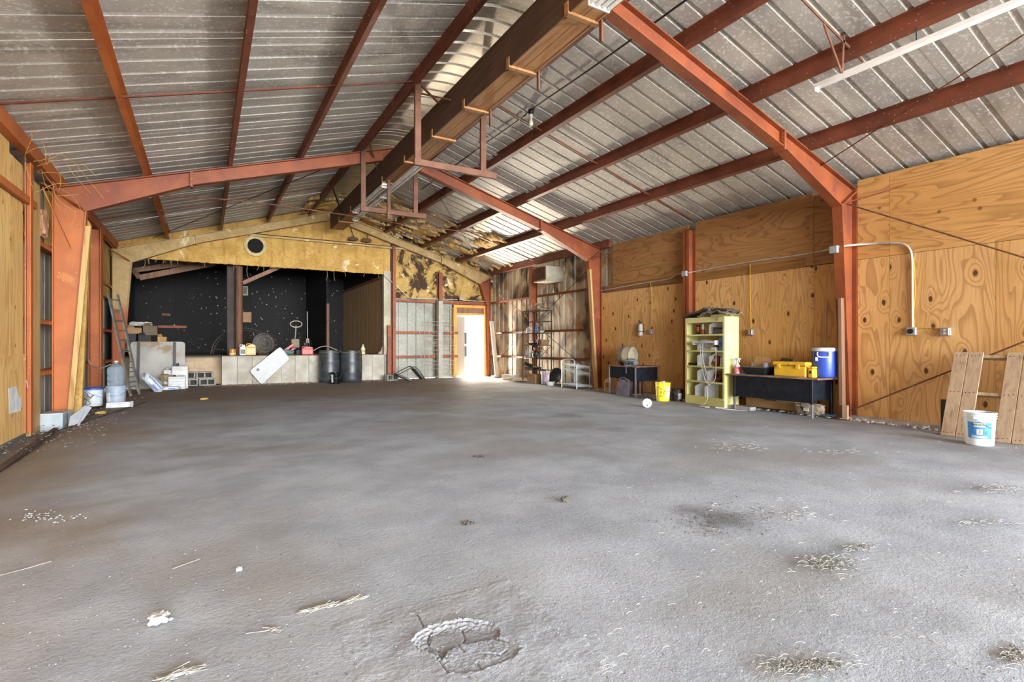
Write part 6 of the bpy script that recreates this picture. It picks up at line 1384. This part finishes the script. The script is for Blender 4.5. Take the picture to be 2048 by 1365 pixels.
# ================================================================ floor debris
dust = gen('pale_grey_rubble', '#a2a5aa', '#8b8d92', 12, .9, 0, .4, 50); dirtm = gen('dark_dirt', '#5b534c', '#433c37', 12, .95, 0, .5, 50)
def scatter(name, label, cat, mat, n, f, smin, smax, seed, el=(1, 1.8)):
    rnd = random.Random(seed); m = MB()
    for _ in range(n):
        q = f(rnd)
        if q is None: continue
        lump(m, (q[0], q[1], .0), rnd.uniform(smin, smax), rnd, rnd.uniform(*el))
    return tag(m.build(name, mat), label, cat, None, 'stuff')
def view(rnd):
    u, v = rnd.uniform(0, 2048), 760 + (rnd.random() ** 1.2) * 620; p = onZ(u, v); return (p.x, p.y) if -1.5 < p.x < 8.3 and p.y < 16 else None
scatter('floor_grit', 'small grey pebbles and grit scattered over the whole floor', 'grit', dust, 1100, view, .0012, .0036, 1)
scatter('dark_grit', 'small dark crumbs scattered over the floor', 'grit', dirtm, 600, view, .0012, .004, 2)
def near(u, v, su, sv):
    def f(rnd): p = onZ(u + rnd.gauss(0, su), max(v + rnd.gauss(0, sv), 745)); return (p.x, p.y)
    return f
scatter('gravel_patch', 'patch of dark gravel and dirt in the middle right of the floor', 'gravel', dirtm, 420, near(1450, 1040, 55, 16), .002, .0065, 3)
def stagef(rnd): return (rnd.uniform(.0, 6), 16.85 - abs(rnd.gauss(0, .22)))
scatter('stage_foot_rubble', 'rubble strewn along the foot of the stage', 'rubble', gen('brown_rubble', '#8d7b68', '#6a5a4a', 10, .9), 700, stagef, .008, .035, 4)
def leftf(rnd): return (rnd.uniform(-2.0, -1.1), rnd.uniform(7.5, 14.5))
scatter('left_edge_litter', 'dirt and litter along the left wall foot', 'litter', gen('brown_grey_litter', '#84766a', '#5d5148', 10, .9), 500, leftf, .004, .016, 5)
def straw(name, label, n, f, lmin, lmax, seed, mat):
    rnd = random.Random(seed); m = MB()
    for _ in range(n):
        q = f(rnd)
        if q is None: continue
        a = rnd.uniform(-.6, .9) + (1.57 if rnd.random() < .25 else 0); L2 = rnd.uniform(lmin, lmax); c = Vector((q[0], q[1], .006)); d = Vector((math.cos(a), math.sin(a), 0)) * L2
        m.beam(c - d, c + d * .1 + Vector((0, 0, .004)), .0024, .002); m.beam(c + d * .1 + Vector((0, 0, .004)), c + d + Vector((d.y * .3, -d.x * .3, .0)), .0022, .0018)
    return tag(m.build(name, mat), label, 'straw', None, 'stuff')
strawd = gen('dark_straw', '#6e6a63', '#55514c', 20, .9)
strawm = gen('bleached_straw', '#a3a199', '#827f77', 20, .8)
straw('straw_litter', 'pale straw and twigs scattered over the right half of the floor', 200, lambda r_: (lambda p: (p.x, p.y))(onZ(r_.uniform(1150, 2060), 840 + r_.random() * 520)), .005, .022, 1, strawm)
for k, (u, v, su, sv, n, lab) in enumerate(((1985, 978, 26, 7, 110, 'clump of pale straw at the right edge below the pallet'), (1650, 1128, 34, 14, 150, 'long clump of straw right of the gravel patch'), (1610, 1335, 50, 14, 170, 'straw clump at the lower right edge of the picture'), (1720, 1098, 16, 7, 60, 'small dark straw tuft above the long clump'), (2030, 1315, 18, 16, 80, 'straw tuft in the bottom right corner'), (1980, 1045, 40, 6, 60, 'thin line of straw below the pallet bucket'), (1590, 1030, 30, 12, 60, 'sparse straw beside the gravel patch'), (1480, 895, 30, 10, 60, 'sparse straw in front of the long table'), (1680, 905, 40, 5, 50, 'thin straw line near the foot of the nearest frame'))):
    straw('straw_clump', lab, n, near(u, v, su, sv * .7), .006, .03, 20 + k, strawm)
    if k in (0, 1, 2, 3, 4): straw('dark_straw', lab.replace('straw', 'dark twigs within the straw', 1), n // 2, near(u + 6, v - 1, su * .8, sv * .5), .005, .02, 40 + k, strawd)
crust = gen('broken_concrete_crust', '#a9acb0', '#8f9196', 14, .9, 0, .6, 70)
def rubl(name, label, u, v, su, sv, n, s0, s1, seed, mat=crust):
    return scatter(name, label, 'rubble', mat, n, near(u, v, su, sv), s0, s1, seed)
rubl('rubble_streak', 'old cracked crust at the left edge of the floor', 90, 1034, 40, 5, 60, .003, .009, 43)
def clump(label, u0, v0, u1, v1, n, sd, mat=strawm, w=.012):
    a, b = onZ(u0, v0), onZ(u1, v1); rnd = random.Random(sd); m = MB(); d = (b - a).normalized(); L_ = (b - a).length; nn = Vector((-d.y, d.x, 0))
    for _ in range(n):
        t_ = rnd.random(); c = a + d * L_ * t_ + nn * rnd.gauss(0, w * (1 - abs(2 * t_ - 1) * .6)); z = fz(c.x, c.y) + rnd.uniform(.001, .012)
        q = d * rnd.uniform(.008, .03) + nn * rnd.gauss(0, .008); m.beam(c - q + Vector((0, 0, z)), c + q + Vector((0, 0, z + rnd.uniform(-.003, .004))), rnd.uniform(.0015, .004), .002)
    for _ in range(n // 12): t_ = rnd.random(); c = a + d * L_ * t_; lump(m, (c.x, c.y, .002), rnd.uniform(.003, .007), rnd)
    return tag(m.build('fibre_clump', mat), label, 'debris', None, 'stuff')
clump('long fibrous pale clump left of the broken crust', 606, 1223, 730, 1195, 150, 41); clump('fibrous pale clump at the bottom edge of the floor', 322, 1362, 396, 1338, 110, 42); clump('small curled twig between rock and broken crust', 536, 1258, 560, 1262, 25, 44, strawm, .008)
for k, (u0, v0, u1, v1, lab) in enumerate(((0, 1152, 103, 1125, 'long pale straw at the left edge of the floor'), (345, 1139, 400, 1120, 'pale straw above the rock at lower left'), (492, 1266, 565, 1259, 'thin pale straw below the curled twig'))):
    a, b = onZ(u0, v0), onZ(u1, v1); c = (a + b) / 2 + Vector((.004, .003, 0)); m = MB(); m.tube([q + Vector((0, 0, fz(q.x, q.y) + .006)) for q in (a, c, b)], .0016, 5); tag(m.build('straw_stalk', strawm), lab, 'straw')
rubl('rubble_streak', 'dark oily crumbs in the middle of the floor', 935, 1046, 6, 2, 25, .004, .011, 45, dirtm); rubl('rubble_streak', 'dark oily spot crumbs farther up the floor', 957, 912, 8, 2, 20, .004, .012, 46, dirtm)
t = thing('rock', 'pale lump of rock on the floor at lower left', 'rock', onZ(315, 1247)); m = crumple(.034, .028, .020, 3.9, 10, .5); m.sm = [True] * len(m.sm); m.build('rock', gen('pale_rock', '#a9a69f', '#8d8a84', 30, .9, 0, .5, 60), t); rr2 = MB(); lump(rr2, (.045, .01, .0), .012, random.Random(3)); rr2.build('chip', crust, t)
t = thing('pebble', 'single round pale pebble on the floor above the rock', 'pebble', onZ(478, 1143)); m = crumple(.014, .012, .010, 6.9, 8, .4); m.build('pebble', crust, t)
for k, (u, v, lab, mt) in enumerate(((408, 800, 'yellow-tan foam scrap on the dirt before the stage', foamy), (74, 846, 'yellow foam scrap by the slab joint at the left', foamy), (200, 828, 'yellow foam crumbs in front of the white bucket', foamy), (1130, 1004, 'small brown lump in the middle right of the floor', dirtm))):
    t = thing('floor_scrap', lab, 'scrap', onZ(u, v)); crumple(.07 if k < 3 else .03, .05 if k < 3 else .02, .018, 1.7 * k, 8, .6).build('scrap', mt, t)

# ---------------------------------------------------------------- remnants of foam under the far roof bay
def foampatch(x0, x1, y0, y1, seed, thr, name='roof_foam_remnant'):
    m = MB(); nx, ny = int((x1 - x0) / .05), int((y1 - y0) / .05); idx = {}
    for i in range(nx + 1):
        for j in range(ny + 1):
            x, y = x0 + (x1 - x0) * i / nx, y0 + (y1 - y0) * j / ny
            f_ = mn.fractal(Vector((x * 1.3, y * 2.4, seed)), .8, 2.1, 4) + .12 * ((y - y0) / (y1 - y0))
            if f_ > thr: idx[i, j] = len(m.v); m.v.append((x, y, zroof(x) + .03 - .02 - min(.11, (f_ - thr) * .35) - .015 * abs(mn.noise(Vector((x * 20, y * 20, 0))))))
    for (i, j) in list(idx):
        if (i + 1, j) in idx and (i, j + 1) in idx and (i + 1, j + 1) in idx: m.f.append((idx[i, j], idx[i, j + 1], idx[i + 1, j + 1], idx[i + 1, j])); m.sm.append(False)
    o = m.build(name, foam('roof_foam', '#d8bd84', '#c09a58', '#8f6e38', '#5a4024', .6), ceil); o['kind'] = 'stuff'
foampatch(3.7, 6.2, 13.6, 16.85, 3.0, -.02); foampatch(6.2, 7.6, 13.2, 16.85, 8.0, .0); foampatch(7.6, 8.7, 14.8, 16.85, 5.0, .22); foampatch(2.4, 3.4, 14.9, 16.85, 2.0, -.25)
# strands and dirt hanging from the header, nests on the girt
m = MB(); rnd = random.Random(77)
for k in range(26):
    u = rnd.uniform(285, 765); p_ = onY(u, 520, YW + .03); L_ = rnd.uniform(.04, .16) if k % 7 else rnd.uniform(.25, .45); m.tube(catm([(p_.x, YW + .03, 3.41), (p_.x + rnd.uniform(-.02, .02), YW + .03, 3.41 - L_ * .5), (p_.x + rnd.uniform(-.03, .03), YW + .03, 3.41 - L_)], 3), .0045, 4)
tag(m.build('hanging_strands', plain('pale_strand', '#b59d6c', .8)), 'pale foam strands hanging from the lower edge of the stage header', 'strands', None, 'stuff')
mud = gen('brown_mud', '#6d4c38', '#4e3526', 14, .95, 0, .6, 30)
for k, (u, v, lab) in enumerate(((706, 477, 'left brown mud nest under the roof peak at the stage wall'), (733, 480, 'right brown mud nest under the roof peak at the stage wall'))):
    p_ = onY(u, v, YW - .16); t = thing('mud_nest', lab, 'nest', (p_.x, p_.y, p_.z - .08)); crumple(.14, .07, .06, 3.1 + k, 9, .5).build('nest', mud, t); MB().beam((.05, .05, .1), (-.05 + .12 * k, .10, .42), .02, .015, (0, 1, 0)).build('support_strap', dkmetal, t)

a, b = onX(0, 360, XL + .05), onX(70, 412, XL + .05); MB().beam(a + (a - b) * .3, b, .05, .09).build('upper_girt', redL, bpy.data.objects['wall_left'])
fr_ = next(o for o in bpy.data.objects if o.name.startswith('steel_frame') and abs(o.location.y - YB) < .1)
MB().beam(onX(86, 376, XL + .08), onX(141, 497, XL + .27), .07, .012, (1, 0, .3)).build('knee_brace', redL, fr_, (XM, YB, 0))
# ---------------------------------------------------------------- nest small pieces under the part that carries them
CARRIER = {'latch': ('body',), 'clasp': ('body',), 'speaker': ('body',), 'control_panel': ('body',), 'valve_handle': ('bottle',), 'black_band': ('bottle',), 'cap': ('bottle', 'body', 'can'), 'label': ('can', 'bottle', 'body', 'box'), 'handle_ear': ('pail',),
           'title_patch': ('blue_label',), 'picture_patch': ('blue_label',), 'lower_strip': ('blue_label',), 'socket': ('plate', 'housing'), 'print_line': ('body',), 'lower_band': ('can',), 'screw_mark': ('lid',), 'cleat': ('plank',), 'louvre': ('rusty_front',), 'wheel': (), 'hole': ('top',), 'edge': ('board',), 'grille': ('frame',), 'control_side': ('frame',), 'leg_end': (), 'scroll_band': ()}
for t in [o for o in bpy.data.objects if o.parent is None and o.type == 'EMPTY' and 'category' in o]:
    kids = list(t.children)
    for c in kids:
        for want in CARRIER.get(c.name.split('.')[0], ()):
            q = next((k for k in kids if k.name.split('.')[0] == want and k.parent == t), None)
            if q and not c.children: c.parent = q; break
